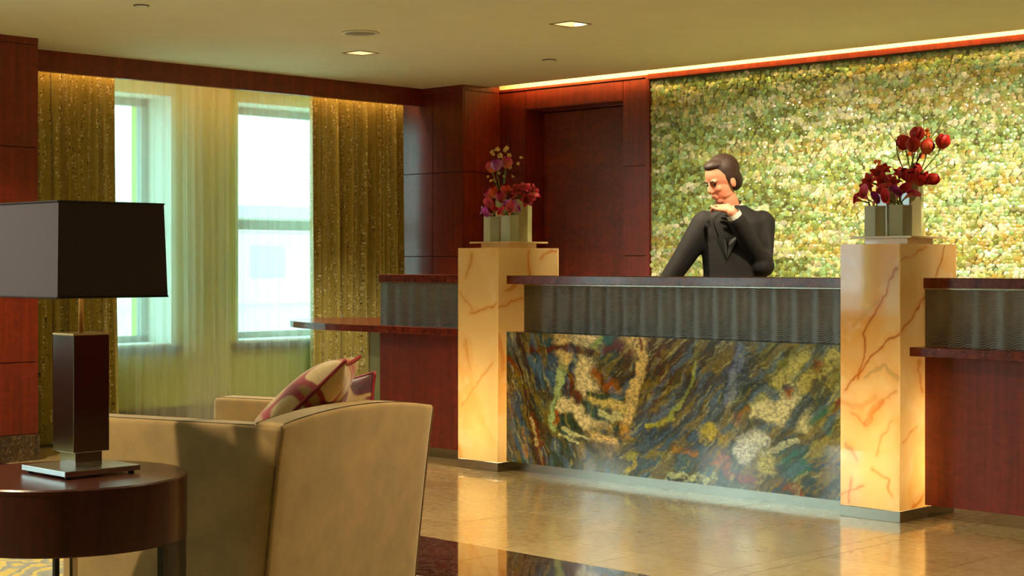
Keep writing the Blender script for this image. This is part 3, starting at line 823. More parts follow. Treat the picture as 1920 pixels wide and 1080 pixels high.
# cream bodies
bl(A, 395, 95, 55, CREAM, .95, .25); bl(A, 545, 110, 66, SPK, .98, .25); bl(A, 600, 90, 50, SPK, .95, .25); st(A, 14, (130, 156, 84), (500, 165), (600, 160), (665, 90))
st(A, 22, (158, 176, 126), (395, 180), (408, 260), (378, 330), (362, 430), (348, 520), (342, 640)); st(A, 40, CREAM, (390, 150), (410, 200), al=.9)
st(A, 44, SPK, (545, 215), (530, 290), (505, 340), (520, 420)); bl(A, 565, 360, 78, SPK, .95, .3)
st(A, 40, (140, 92, 26), (640, 340), (690, 400), (745, 440), al=.85, soft=.7); st(A, 34, (120, 66, 14), (620, 320), (700, 420), al=.8, soft=.6)
bl(A, 880, 115, 62, CREAM, .98, .25); st(A, 26, CREAM, (905, 150), (930, 210), (900, 300), (852, 430), (842, 540), (800, 600)); bl(A, 800, 570, 45, CREAM, .9)
st(A, 26, (186, 170, 112), (790, 545), (700, 530), (600, 500)); st(A, 26, SPK, (385, 520), (470, 530), (530, 610), (595, 675), (680, 680)); st(A, 16, PALE, (640, 590), (720, 620), (760, 600), al=.8)
bl(A, 690, 770, 55, CREAM, .95, .3); st(A, 42, CREAM, (630, 745), (720, 800)); bl(A, 800, 710, 38, (172, 134, 74), .9); bl(A, 545, 840, 34, (150, 132, 74), .85); st(A, 8, PALE, (400, 660), (480, 720), (590, 760)); st(A, 7, PALE, (380, 700), (520, 790)); bl(A, 590, 930, 40, (136, 122, 66), .85); bl(A, 460, 910, 20, (130, 128, 70), .8)
st(A, 9, YEL, (800, 850), (870, 845), (880, 900), (820, 970)); st(A, 12, (156, 156, 78), (950, 665), (1050, 622), (1115, 600)); st(A, 14, (130, 130, 60), (830, 850), (1000, 830), (1115, 815), al=.7)
# rust veins
st(A, 15, RUST, (150, 140), (350, 150), (500, 172), (640, 195), (800, 145)); st(A, 24, (86, 36, 10), (455, 330), (435, 420), (505, 490)); st(A, 32, (74, 36, 14), (780, 140), (830, 180), al=.8); st(A, 14, (150, 80, 24), (370, 560), (362, 620)); st(A, 30, (80, 40, 20), (1060, 180), (1040, 330), (1000, 470), al=.6, soft=.8); st(A, 8, (120, 36, 16), (910, 90), (925, 160))
bl(A, 980, 480, 22, (140, 130, 80), .7); st(A, 10, GRN, (560, 460), (660, 490), (800, 480)); st(A, 12, GRN, (600, 690), (800, 730), al=.7); st(A, 26, (48, 44, 26), (600, 800), (780, 850), al=.8)
# right half
st(B, 8, (140, 148, 84), (150, 370), (135, 470), (85, 560), (30, 640)); st(B, 9, (160, 164, 120), (300, 470), (290, 560), al=.6); st(B, 20, (112, 122, 152), (340, 350), (300, 480), (270, 600), al=.7, soft=.7)
st(B, 60, PALE, (450, 620), (560, 560), al=.98, soft=.2); st(B, 40, (198, 196, 160), (430, 650), (560, 590), al=.9, soft=.3); st(B, 36, (196, 200, 186), (345, 775), (410, 730), al=.98, soft=.2)
bl(B, 600, 650, 32, (190, 190, 150), .95, .3); st(B, 20, (172, 170, 112), (450, 510), (540, 440), (600, 380), al=.9); st(B, 24, (166, 160, 100), (600, 500), (650, 450), (740, 380), al=.9); bl(B, 450, 835, 36, (176, 176, 124), .95, .3); st(B, 26, (140, 136, 74), (740, 640), (660, 760), (600, 920), al=.85)
bl(B, 190, 695, 34, (176, 164, 74), .95, .3); bl(B, 250, 735, 30, (172, 150, 62), .9, .4); st(B, 12, OCH, (50, 765), (150, 775)); st(B, 24, (140, 82, 20), (215, 795), (265, 830)); st(B, 15, (112, 60, 16), (280, 870), (400, 890), (490, 920), (580, 960)); st(B, 14, (140, 84, 24), (300, 660), (360, 620), al=.8)
st(B, 10, (104, 30, 14), (745, 555), (705, 640), (675, 700)); bl(B, 530, 520, 18, (130, 62, 24), .9); bl(B, 650, 425, 18, (120, 60, 26), .8); bl(B, 675, 635, 46, (40, 88, 74), .95, .4); bl(B, 660, 540, 30, (50, 80, 84), .85); st(B, 22, (36, 56, 56), (620, 930), (650, 840), (740, 820), al=.9); bl(B, 560, 830, 55, (44, 94, 78), .9); st(B, 16, (70, 92, 116), (380, 560), (430, 500), (470, 540), al=.8); st(B, 18, (52, 74, 92), (400, 680), (520, 700), (600, 560), al=.85); st(B, 8, (180, 184, 150), (430, 790), (570, 735))
for k in range(7): st(B, 6, (176, 184, 140), (10 + 30 * k, 905 - 12 * (k % 3)), (40 + 30 * k, 870 + 14 * (k % 2)), (70 + 26 * k, 890), al=.7)
def slab_colour(X, Z):
    wx, wz = X.copy(), Z.copy()
    for f, am, sd in ((3.2, .055, 1), (9, .034, 2), (24, .020, 3), (60, .010, 4)):
        gx = wx * f + wz * f * .35; gz = wz * f * 1.1
        wx = wx + am * (fbm(gx, gz, sd, 3) - .5); wz = wz + am * (fbm(gx + 7.7, gz + 3.1, sd + 60, 3) - .5)
    c = np.zeros(X.shape + (3,)) + np.array(lin(58, 58, 34))
    def over(col, k): return c + (np.array(lin(*col)) - c) * np.clip(k, 0, 1)[..., None]
    a = fbm(wx * 3.5, wz * 4, 7, 4); b = fbm(wx * 5, wz * 6, 8, 4); e = fbm(wx * 8, wz * 9, 9, 4)
    c = over((62, 84, 104), sstep(.50, .64, a)); c = over((40, 70, 56), sstep(.54, .66, b)); c = over((84, 60, 24), sstep(.56, .68, e))
    edge = fbm(X * 26, Z * 30, 12, 5) - .5
    for pts, w, col, al, soft in S:
        w = w * (1.22 if sum(col) > 420 else 1.0)
        so = max(soft, .45)
        d = seg_dist(wx, wz, pts) + (w * .7 + .012) * edge
        k = (1 - sstep(w * (1 - so), w * (1 + so * .7), d)) * al
        if soft < .8:                                       # a dark seam round each body
            c = c * (1 - .35 * (1 - sstep(0, w * .35, np.abs(d - w * 1.15))))[..., None]
        c = over(col, k)
    # the flow of the stone: long brushed streaks of dark, blue and ochre along a turning grain
    left = 1 - sstep(-5.75, -5.35, X)
    def streak(f, n, sd, o):
        out = 0
        for ang, wgt in ((.72, 1 - left), (1.95, left)):
            al_ = wx * math.cos(ang) + wz * math.sin(ang); ac = -wx * math.sin(ang) + wz * math.cos(ang) + .07 * (fbm(X * 4, Z * 4, 131, 3) - .5)
            out = out + wgt * fbm(al_ * f, ac * n, sd, o)
        return out
    st1 = streak(7, 38, 132, 4); st2 = streak(12, 80, 133, 4); st3 = streak(6, 24, 134, 3); st4 = streak(6, 28, 140, 3)
    lum = c.mean(-1); dark = 1 - sstep(.10, .34, lum)
    c = over((84, 104, 122), sstep(.56, .66, st3) * dark * .55); c = over((112, 98, 46), sstep(.55, .66, st4) * dark * .7)
    c = over((158, 158, 110), sstep(.64, .70, st2) * dark * .5); c = over((24, 30, 22), sstep(.55, .68, st1) * (.04 + .58 * dark))
    v = np.abs(fbm(wx * 6, wz * 7, 101, 4) - .48); c = over((34, 30, 20), (1 - sstep(.002, .010, v)) * .6)
    sp = fbm(X * 60 + Z * 30, Z * 110, 44, 3)
    c = c * (1 - .40 * sstep(.56, .68, sp) * sstep(.08, .3, lum))[..., None]
    g = fbm(X * 80, Z * 100, 50, 3); c = c * (.45 + 1.1 * g)[..., None]
    m_ = c.mean(-1, keepdims=True); return np.clip(m_ + (c - m_) * 1.25, 0.002, 1) * 1.5
desk = empty('reception_desk', ((SX0 + SX1) / 2, YS + .2, 0), 0, 'reception desk front of swirled blue green and cream stone with wavy pewter band', 'desk')
dcx, dcy = (SX0 + SX1) / 2, YS + .2
nX, nZ = 640, 220
U = np.linspace(SX0, SX1, nX)[:, None] + np.zeros((1, nZ)); W = np.linspace(SZ0, SZ1, nZ)[None, :] + np.zeros((nX, 1))
sc_ = slab_colour(U, W)
slab = grid_mesh('stone_slab', np.stack([U - dcx, 0 * U + YS - dcy, W], -1), M['stone'], desk, None, sc_, smooth=False)
slab['label'] = 'swirled blue, green, rust and cream stone slab'
bm = bmesh.new(); bm_box(bm, SX0 - dcx, SX1 - dcx, YS + .0005 - dcy, 6.46 - dcy, SZ0, SZ1)
bm_obj('slab_core', bm, plain('green_stone_edge', (70, 78, 52), 0.2, noise=.4, nscale=14), desk)
bm = bmesh.new(); bm_box(bm, SX0 - dcx, SX1 - dcx, YS + .055 - dcy, 6.46 - dcy, 0, SZ0); bm_obj('toe_kick', bm, M['steel'], desk)
bm = bmesh.new(); bm_box(bm, SX0 - dcx, SX1 - dcx, 6.462 - dcy, 6.50 - dcy, 0, 1.0225); bm_obj('desk_body', bm, M['wood_dark'], desk)
def wave_panel(parent, x0, x1, yf, z0, z1, ox, oy, oz=0.0, pitch=0.0105, wl=0.118, amp=0.0085):
    n = int((x1 - x0) / .0065); m = int((z1 - z0) / (pitch / 4.0))
    x = np.linspace(x0, x1, n)[:, None]; z = np.linspace(z0, z1, m)[None, :]
    zz = z + amp * np.sin(2 * PI * x / wl)
    h = np.abs(np.sin(PI * zz / pitch)) ** .8
    y = yf + .006 - .0062 * h - .0016 * np.sin(2 * PI * x / wl + .9) + 0 * z
    return grid_mesh('wave_panel', np.stack([x - ox + 0 * z, y - oy, z - oz + 0 * x], -1), M['wave'], parent)
wave_panel(desk, SX0 + .001, SX1 - .001, 6.453, SZ1 - .004, 1.018, dcx, dcy)
bm = bmesh.new(); bm_box(bm, SX0 - dcx, SX1 - dcx, 6.445 - dcy, 6.47 - dcy, 1.016, 1.0225); bm_obj('top_channel', bm, M['steel'], desk)
bm = bmesh.new(); bm_box(bm, SX0 + .0 - dcx, SX1 - dcx, 6.5 - dcy, 7.0 - dcy, .72, .76, .003); bm_obj('work_surface', bm, M['wood_dark'], desk)
for x in (SX0 + .3, -5.2, SX1 - .3):
    bm = bmesh.new(); bm_box(bm, x - .02 - dcx, x + .02 - dcx, 6.5 - dcy, 6.96 - dcy, 0, .72); bm_obj('support_panel', bm, M['wood_dark'], desk)
def top(name, outline, z0, z1, label, bev=.003):
    bm = bmesh.new(); bm_prism(bm, outline, z0, z1, bev)
    o = bm_obj(name, bm, M['granite']); tag(o, label, 'countertop', None); return o
def rect(x0, x1, y0, y1): return [(x0, y0), (x1, y0), (x1, y1), (x0, y1)]
top('granite_worktop', rect(SX0 + .0005, SX1 - .0005, YS, 6.62), 1.0235, 1.0695, 'long red granite counter top above the swirled stone slab')

# ---- wings beside the pillars
YWD = 6.459
def wing(x0, x1, label, tl, toe, sl):
    t = empty('counter_wing', ((x0 + x1) / 2, YWD + .25, 0), 0, label, 'counter', 'counter wings beside the onyx pillars')
    ox, oy = (x0 + x1) / 2, YWD + .25
    bm = bmesh.new(); bm_box(bm, x0 - ox, x1 - ox, YWD - oy, YWD + .04 - oy, 0.058, .726); bm_obj('wood_front', bm, M['wood'], t)
    bm = bmesh.new(); bm_box(bm, x0 - ox, x1 - ox, YWD + .05 - oy, YWD + .5 - oy, 0.0, .724); bm_obj('body', bm, M['wood_dark'], t)
    bm = bmesh.new(); bm_box(bm, x0 - ox, x1 - ox, YWD + .02 - oy, YWD + .05 - oy, 0, .057); bm_obj('toe_kick', bm, toe, t)
    w = empty('wave_screen', (ox, YWD + .05, .766), 0, sl, 'screen', 'wavy pewter screens on the counter wings')
    wave_panel(w, x0, x1, 6.459, .766, 1.018, ox, YWD + .05, .766)
    bm = bmesh.new(); bm_box(bm, x0 - ox, x1 - ox, 6.466 - YWD - .05, 6.56 - YWD - .05, 0, .256); bm_obj('backing', bm, M['wood_dark'], w)
    bm = bmesh.new(); bm_box(bm, x0 - ox, x1 - ox, 6.452 - YWD - .05, 6.466 - YWD - .05, .2525, .2575); bm_obj('top_channel', bm, M['steel'], w)
    return t
XLE = -7.50
lw = wing(XLE, LPX[0] - .001, 'left counter wing with cherry wood front under the rounded red granite ledge', True, M['steel'], 'wavy pewter screen on the left wing between onyx pillar and curtain')
rw = wing(RPX[1] + .001, -2.15, 'right counter wing with cherry wood front beside the strongly veined pillar', False, M['chrome'], 'wavy pewter screen on the right wing beside the strongly veined pillar')
top('granite_worktop', rect(XLE, LPX[0] - .0005, 6.447, 6.66), 1.0245, 1.0705, 'short red granite counter top on the left wing below the curtain')
top('granite_worktop', rect(RPX[1] + .0005, -2.13, 6.447, 6.66), 1.0245, 1.0705, 'red granite counter top on the right wing against the shell wall')
top('granite_ledge', rect(RPX[1] + .0005, -2.1, 6.331, 6.50), .726, .766, 'red granite ledge below the wavy band on the right wing')
ol = [(LPX[0] - .0005, 6.331)]
ECX, ECY, ERX, ERY = -7.75, 6.93, 0.98, 0.599
for k in range(0, 25):
    a = -PI / 2 - PI * k / 24
    ol.append((ECX + ERX * math.cos(a), ECY + ERY * math.sin(a)))
ol += [(-7.5, 7.529), (-7.5, 6.955), (LPX[0] - .0005, 6.955)]
top('granite_ledge', ol[::-1], .726, .766, 'red granite ledge with a rounded end reaching towards the curtain')
xa, _ = atY(690, 6.60); xb, _ = atY(712.5, 6.60)
sp_ = empty('ledge_support', ((xa + xb) / 2, 6.66, 0), 0, 'pale grey green upright panel under the rounded granite ledge', 'panel')
bm = bmesh.new(); bm_box(bm, xa - (xa + xb) / 2 + .012, (xb - xa) / 2, -.06, .3, 0, .725, .003); bm_obj('upright', bm, plain('grey_green_lacquer', (140, 142, 104), .4), sp_)
bm = bmesh.new(); bm_box(bm, xa - (xa + xb) / 2, xa - (xa + xb) / 2 + .012, -.066, .3, 0, .725, .002); bm_obj('edge_strip', bm, plain('cream_edge', (190, 176, 120), .4), sp_)
tm = empty('card_terminal', (-6.655, 6.56, 1.0705), 0.2, 'small black card terminal with white cap standing behind the left pillar', 'card terminal')
bm = bmesh.new(); bm_box(bm, -.03, .03, -.03, .03, 0, .008, .002); bm_obj('foot', bm, M['black'], tm)
bm = bmesh.new(); bm_box(bm, -.004, .004, -.004, .004, .008, .03); bm_obj('stem', bm, M['black'], tm)
bm = bmesh.new(); bm_box(bm, -.04, .04, -.012, .012, .03, .06, .003); bm_obj('body', bm, plain('dark_teal_screen', (24, 50, 58), .2), tm)
bm = bmesh.new(); bm_box(bm, -.042, .042, -.014, .014, .06, .07, .003); bm_obj('cap', bm, M['white_plastic'], tm)

# ================================================================== SEATING CORNER
def rug_mat():
    t = NT('gold_grey_patterned_carpet'); v = t.coords((1, 1, 1))
    n = t.noise(v, 1.6, 3, .5, 1.2); w = t.math('FRACT', t.math('MULTIPLY', n, 9.0))
    f = t.noise(v, 260, 3, .7)
    c = t.ramp(w, [(0.0, L4(186, 164, 84)), (0.45, L4(196, 176, 100)), (0.55, L4(126, 130, 120)), (0.95, L4(150, 150, 134))])
    c = t.mix(.4, c, t.ramp(f, [(.3, (.45,) * 3), (.7, (1.2,) * 3)]), 'MULTIPLY')
    t.set(Base_Color=c, Roughness=.95); t.bump(f, .4, .004); return t.m
rug = box('carpet', -8.5, -2.2, -1.2, 3.93, 0.0005, 0.012, rug_mat(), None, .003)
tag(rug, 'gold and grey patterned carpet under the armchair and round table', 'carpet')

# ---- armchair; A runs towards its front, B across its back
CP = rf(-0.608, 4.316); CA_ = (rf(-0.885, 0.466)).normalized(); CB_ = (rf(0.466, 0.885)).normalized()
CW_, CD_, CZT = 0.80, 0.78, 0.70
chair = empty('armchair', CP + CA_ * .4 + CB_ * .4 + Vector((0, 0, .012)), 0, 'gold beige mohair armchair with flared square arms and back', 'armchair')
CO = chair.location.copy()
def cpt(a, b, z): return CP + CA_ * a + CB_ * b + Vector((0, 0, z)) - CO
def lean(z): return 0.085 * max(0.0, (CZT - z) / CZT) ** 0.85
def soft_box(name, a0, a1, b0, b1, z0, z1, fn, bevel, mat, cuts=9, seg=3):
    bm = bmesh.new(); bmesh.ops.create_cube(bm, size=1.0)
    bmesh.ops.subdivide_edges(bm, edges=bm.edges[:], cuts=cuts, use_grid_fill=True)
    for v in bm.verts:
        v.co = Vector((a0 + (v.co.x + .5) * (a1 - a0), b0 + (v.co.y + .5) * (b1 - b0), z0 + (v.co.z + .5) * (z1 - z0)))
    es = [e for e in bm.edges if len(e.link_faces) == 2 and e.calc_face_angle(0) > 1.0]
    bmesh.ops.bevel(bm, geom=es, offset=bevel, segments=seg, affect='EDGES', profile=.5)
    for v in bm.verts:
        v.co = cpt(*fn(v.co.x, v.co.y, v.co.z))
    return bm_obj(name, bm, mat, chair, True)
def f_back(a, b, z):
    k = (z - .1) / (CZT - .1)
    s = max(0, min(1, b / CW_))
    return a + lean(z), b, z + .030 * math.sin(PI * min(1, s * 1.05)) ** .7 * max(0, k) ** 3
def f_arm(a, b, z):
    return a + lean(z) * (1 - a / CD_), b, z
soft_box('back', 0, .105, .004, CW_ - .004, .08, CZT, f_back, .014, M['velvet'], 14)
soft_box('arm', .005, CD_, 0, .105, .08, CZT - .001, f_arm, .016, M['velvet'])
soft_box('arm', .005, CD_, CW_ - .105, CW_, .08, CZT - .001, f_arm, .016, M['velvet'])
soft_box('seat_base', .15, CD_ - .02, .115, CW_ - .115, .09, .33, lambda a, b, z: (a, b, z), .01, M['velvet'], 3)
soft_box('seat_cushion', .16, CD_ - .005, .122, CW_ - .122, .33, .52, lambda a, b, z: (a, b, z + .02 * math.sin(PI * (a - .16) / .62) * (z > .4)), .03, M['velvet'], 6)
for a, b in ((.16, .06), (.16, CW_ - .06), (CD_ - .06, .06), (CD_ - .06, CW_ - .06)):
    bm = bmesh.new(); bm_tube(bm, [cpt(a, b, .0125), cpt(a, b, .09)], [.018, .026], 10)
    bm_obj('leg', bm, M['wood_dark'], chair)
for b in (.002, CW_ - .002):
    bm = bmesh.new(); pts = [cpt(lean(z) + .004, b, z) for z in np.linspace(.1, CZT - .012, 12)]
    bm_tube(bm, pts, .0028, 6); bm_obj('piping', bm, plain('tan_piping', (120, 92, 52), .8), chair)

# ---- scatter cushions
def pillow_mat(name, dark):
    t = NT(name); v = t.coords((1, 1, 1), 'UV')
    w = t.math('FRACT', t.math('MULTIPLY', t.noise(t.coords((1, 1, 1), 'UV', (0, 0, .6)), 2.1, 1.0, .4, .8), 3.4)); n = t.noise(v, 46, 4, .7)
    if dark: st_ = [(0, L4(54, 14, 18)), (.45, L4(84, 20, 24)), (.55, L4(168, 134, 80)), (.72, L4(180, 148, 94)), (.8, L4(110, 24, 28))]
    else: st_ = [(0, L4(196, 168, 110)), (.42, L4(206, 180, 122)), (.5, L4(152, 28, 30)), (.68, L4(160, 30, 34)), (.76, L4(170, 128, 62)), (1, L4(186, 150, 88))]
    c = t.ramp(w, st_); c = t.mix(.35, c, t.ramp(n, [(.35, (.5,) * 3), (.65, (1.15,) * 3)]), 'MULTIPLY')
    t.set(Base_Color=c, Roughness=.5, Sheen_Weight=.3); return t.m
def pillow(tip, u, v, size, thick, mat, label, su):
    u = u.normalized(); v = (v - u * v.dot(u)).normalized(); w = u.cross(v)
    c = tip - v * size / 2 + u * su / 2
    t = empty('cushion', c, 0, label, 'cushion', 'scatter cushions on the armchair')
    n = 33; s = np.linspace(-1, 1, n); a, b = np.meshgrid(s, s, indexing='ij')
    prof = ((1 - np.abs(a) ** 2.6) * (1 - np.abs(b) ** 2.6)).clip(0) ** .55
    pa = a * (1 - .10 * (1 - b * b)); pb = b * (1 - .10 * (1 - a * a))
    U, V_, W_ = (np.array(q) for q in (u, v, w))
    def P(sg): return pa[..., None] * U * su / 2 + pb[..., None] * V_ * size / 2 + (sg * prof * thick / 2)[..., None] * W_
    uv = np.stack([a * .5 + .5, b * .5 + .5], -1)
    grid_mesh('front_face', P(1), mat, t, uv); grid_mesh('back_face', P(-1)[::-1], mat, t, uv[::-1])
    ring = [P(0)[i, 0] for i in range(n)] + [P(0)[n - 1, j] for j in range(1, n)] + [P(0)[i, n - 1] for i in range(n - 2, -1, -1)] + [P(0)[0, j] for j in range(n - 2, 0, -1)]
    bm = bmesh.new(); bm_tube(bm, ring + [ring[0]], .0055, 6, False); bm_obj('piping', bm, plain('crimson_piping', (132, 22, 28), .5), t, True)
    return t
pillow(at(648, 676, 4.64), rf(.10, .995), rf(.70, -.25, .69), .46, .15, pillow_mat('red_gold_paisley', False), 'red and gold paisley cushion propped nearest the armchair corner', .22)
pillow(at(703, 698, 4.955), CA_ * .985 - Vector((0, 0, .16)), Vector((0, 0, .96)) + CB_ * .20, .25, .105, pillow_mat('maroon_gold_paisley', True), 'dark maroon and gold cushion leaning on the far arm behind the paisley cushion', .27)

# ---- round drum table
TC = rf(-1.126, 4.115); TR, TZ = .300, .60
tb = empty('side_table', (TC.x, TC.y, .012), 0, 'round dark mahogany drum side table under the lamp', 'table')
zt_ = TZ - .012
lathe('table_top', [(0, zt_), (TR - .004, zt_), (TR, zt_ - .004), (TR, zt_ - .012), (0, zt_ - .012)], M['wood_table'], tb, 200)
lathe('apron', [(TR - .001, zt_ - .0125), (TR - .001, zt_ - .158), (TR - .004, zt_ - .161), (TR - .03, zt_ - .161), (TR - .03, zt_ - .0125)], M['wood_table'], tb, 200)
for px, w in ((105, .012), (138, .014)):
    p = at(px, 1060, 3.90); q = Vector((p.x - TC.x, p.y - TC.y, 0))
    bm = bmesh.new(); bm_box(bm, q.x - w / 2, q.x + w / 2, q.y - w / 2, q.y + w / 2, 0, zt_ - .15); bm_obj('leg', bm, M['chrome'] if px > 120 else M['black'], tb)
for sgn in (1, -1):
    mid = 0.16 if sgn > 0 else PI + .3
    bm = bmesh.new(); n = 10; base = math.atan2(rf(1, 0).y, rf(1, 0).x) + mid - (0.16)
    lo = []
    for k in range(n + 1):
        a = base - .42 + .62 * k / n
        for r in (TR - .022, TR - .004):
            lo.append((r * math.cos(a), r * math.sin(a)))
    vb = [[bm.verts.new((x, y, z)) for x, y in lo] for z in (0, zt_ - .155)]
    for k in range(n):
        i = 2 * k
        for f in ((vb[0][i], vb[0][i + 2], vb[1][i + 2], vb[1][i]), (vb[0][i + 1], vb[0][i + 3], vb[1][i + 3], vb[1][i + 1]), (vb[0][i], vb[0][i + 1], vb[0][i + 3], vb[0][i + 2]), (vb[1][i], vb[1][i + 1], vb[1][i + 3], vb[1][i + 2])): bm.faces.new(f)
    for i in (0, 2 * n): bm.faces.new((vb[0][i], vb[0][i + 1], vb[1][i + 1], vb[1][i]))
    bm_obj('panel_leg', bm, plain('black_stained_panel', (22, 18, 18), .35), tb)

# ---- table lamp
LC = rf(-1.098, 4.146)
lamp = empty('table_lamp', (LC.x, LC.y, TZ + .0005), 0, 'table lamp with polished block base and dark square shade', 'lamp')
def lb(nm, h, z0, z1, m, bev=.0015):
    bm = bmesh.new(); bm_box(bm, -h, h, -h, h, z0, z1, bev, 2); return bm_obj(nm, bm, m, lamp)
lb('base_plate', .107, .006, .020, M['nickel_satin'])
for sx in (-1, 1):
    for sy in (-1, 1):
        bm = bmesh.new(); bm_tube(bm, [(sx * .09, sy * .09, 0), (sx * .09, sy * .09, .007)], .008, 10); bm_obj('foot', bm, M['black'], lamp)
lb('neck', .038, .020, .056, M['chrome'])
lb('body', .051, .056, .352, M['chrome'])
lb('body_cap', .052, .352, .356, M['brass'])
bm = bmesh.new(); bm_tube(bm, [(0, 0, .355), (0, 0, .66)], .0062, 12); bm_obj('stem', bm, M['brass'], lamp, True)
bm = bmesh.new()
zb, zt2, hb, ht = 1.049 - TZ, 1.283 - TZ, .156, .149
rg = []
for h, z, o_ in ((hb, zb, 0), (ht, zt2, 0), (ht, zt2, .004), (hb, zb, .004)):
    rg.append([bm.verts.new((sx * (h - o_), sy * (h - o_), z)) for sx, sy in ((-1, -1), (1, -1), (1, 1), (-1, 1))])
for a, b in ((0, 1), (1, 2), (2, 3), (3, 0)):
    for k in range(4): bm.faces.new((rg[a][k], rg[a][(k + 1) % 4], rg[b][(k + 1) % 4], rg[b][k]))
def shade_mat():
    t = NT('aubergine_shade_fabric'); f = t.noise(t.coords((300, 300, 900)), 1.0, 3, .6)
    t.set(Base_Color=t.ramp(f, [(.3, L4(46, 37, 48)), (.7, L4(66, 55, 68))]), Roughness=.75, Sheen_Weight=.35, Sheen_Roughness=.4); t.bump(f, .15, .001); return t.m
bm_obj('shade', bm, shade_mat(), lamp)
for h, z in ((hb, zb), (ht, zt2)):
    bm = bmesh.new(); q = [(-h, -h, z), (h, -h, z), (h, h, z), (-h, h, z)]
    for k in range(4): bm_tube(bm, [q[k], q[(k + 1) % 4]], .0028, 6)
    bm_obj('shade_binding', bm, plain('black_binding', (26, 20, 26), .8), lamp)
bm = bmesh.new()
for q in ((1, 1), (-1, 1), (1, -1), (-1, -1)): bm_tube(bm, [(0, 0, .60), (q[0] * .150, q[1] * .150, .60)], .0025, 6)
bm_obj('shade_spider', bm, M['brass'], lamp)
bm = bmesh.new(); bm_ball(bm, (0, 0, .555), (.03, .03, .045)); bm_obj('bulb', bm, plain('white_bulb', (240, 238, 230), .3), lamp, True)

# ================================================================== FLOWERS
def col_mesh(name, V, F, C, mat):
    me = bpy.data.meshes.new(name); me.from_pydata([tuple(v) for v in V], [], F)
    a = me.color_attributes.new('Col', 'FLOAT_COLOR', 'POINT'); a.data.foreach_set('color', [x for c in C for x in (*c, 1)])
    me.materials.append(mat); me.polygons.foreach_set('use_smooth', [True] * len(me.polygons)); return me
pet = attr_mat('flower_petal', .5, 60, .15, .05); pet.set(Specular_IOR_Level=.3); PET = pet.m
def lerp3(a, b, t): return tuple(x + (y - x) * t for x, y in zip(a, b))
def calla_mesh(k, c_in, c_out, c_base):
    V, F, C = [], [], []; n, m = 14, 9
    for i in range(m):
        t = i / (m - 1)
        for j in range(n):
            a = 2 * PI * j / n
            r = .006 + .026 * t ** 1.8 * (1 + .25 * math.cos(a))
            z = .085 * t * (1 + .28 * t * math.cos(a)) - .02 * t ** 6
            V.append((r * math.cos(a) + .012 * t ** 3 * max(0, math.cos(a)), r * math.sin(a) * .92, z))
            C.append(lerp3(lin(*c_base), lerp3(lin(*c_out), lin(*c_in), max(0, math.sin(a * 1.5 + k))), min(1, t * 1.7)))
    for i in range(m - 1):
        for j in range(n): F.append((i * n + j, i * n + (j + 1) % n, (i + 1) * n + (j + 1) % n, (i + 1) * n + j))
    b = len(V)
    for i in range(5):
        for j in range(6):
            V.append((.005 * math.cos(j * PI / 3) * (1 - .15 * i), .005 * math.sin(j * PI / 3) * (1 - .15 * i), .015 + i * .012)); C.append(lin(214, 160, 60))
    for i in range(4):
        for j in range(6): F.append((b + i * 6 + j, b + i * 6 + (j + 1) % 6, b + (i + 1) * 6 + (j + 1) % 6, b + (i + 1) * 6 + j))
    return col_mesh('calla_bloom', V, F, C, PET)
def petals_mesh(name, n, length, width, prof, cup, c0, c1, twist=.0, layers=1, stamen=None):
    """petals round an axis; prof(t) -> (radius, height), width along t from cup(t)"""
    V, F, C = [], [], []; m, w = 8, 5
    for k in range(n):
        a0 = 2 * PI * k / n + (.5 if k % 2 else 0) * twist; lay = 1 - .12 * (k % 2)
        b = len(V)
        for i in range(m):
            t = i / (m - 1); r, z = prof(t)
            for j in range(w):
                s = (j / (w - 1) - .5) * 2
                ww = width * cup(t) * s
                rr = r * lay - abs(s) ** 2 * .004
                V.append((rr * math.cos(a0) - ww * math.sin(a0), rr * math.sin(a0) + ww * math.cos(a0), z - abs(s) * .002 * length))
                C.append(lerp3(lin(*c0), lin(*c1), min(1, max(0, t + .2 * s * s))))
        for i in range(m - 1):
            for j in range(w - 1): F.append((b + i * w + j, b + i * w + j + 1, b + (i + 1) * w + j + 1, b + (i + 1) * w + j))
    if stamen:
        for k in range(6):
            a = 2 * PI * k / 6 + .3; b = len(V); e = (math.cos(a) * .018, math.sin(a) * .018, stamen)
            V += [(.001, 0, 0), (-.001, .001, 0), (e[0], e[1], e[2]), (e[0] + .003, e[1], e[2] + .004)]; C += [lin(190, 90, 60)] * 3 + [lin(230, 190, 80)]
            F += [(b, b + 1, b + 2), (b + 1, b + 2, b + 3), (b, b + 2, b + 3)]
    return col_mesh(name, V, F, C, PET)
tul_p = lambda t: (.004 + .023 * math.sin(PI * min(1, t * .80 + .02)) , .058 * t)
tul_c = lambda t: math.sin(PI * (0.12 + .80 * t)) ** .7
TUL = {'magenta': petals_mesh('tulip_bloom', 6, 1, .021, tul_p, tul_c, (214, 120, 60), (190, 24, 96), 1), 'purple': petals_mesh('tulip_bloom', 6, 1, .021, tul_p, tul_c, (190, 110, 160), (140, 36, 150), 1),
       'red': petals_mesh('tulip_bloom', 6, 1, .021, tul_p, tul_c, (190, 60, 30), (176, 14, 26), 1), 'coral': petals_mesh('tulip_bloom', 6, 1, .021, tul_p, tul_c, (226, 130, 60), (214, 50, 40), 1)}
ama_p = lambda t: (.005 + .062 * t ** 1.3, .046 * math.sin(PI * .62 * t))
ama_c = lambda t: math.sin(PI * (.06 + .93 * t)) ** .8
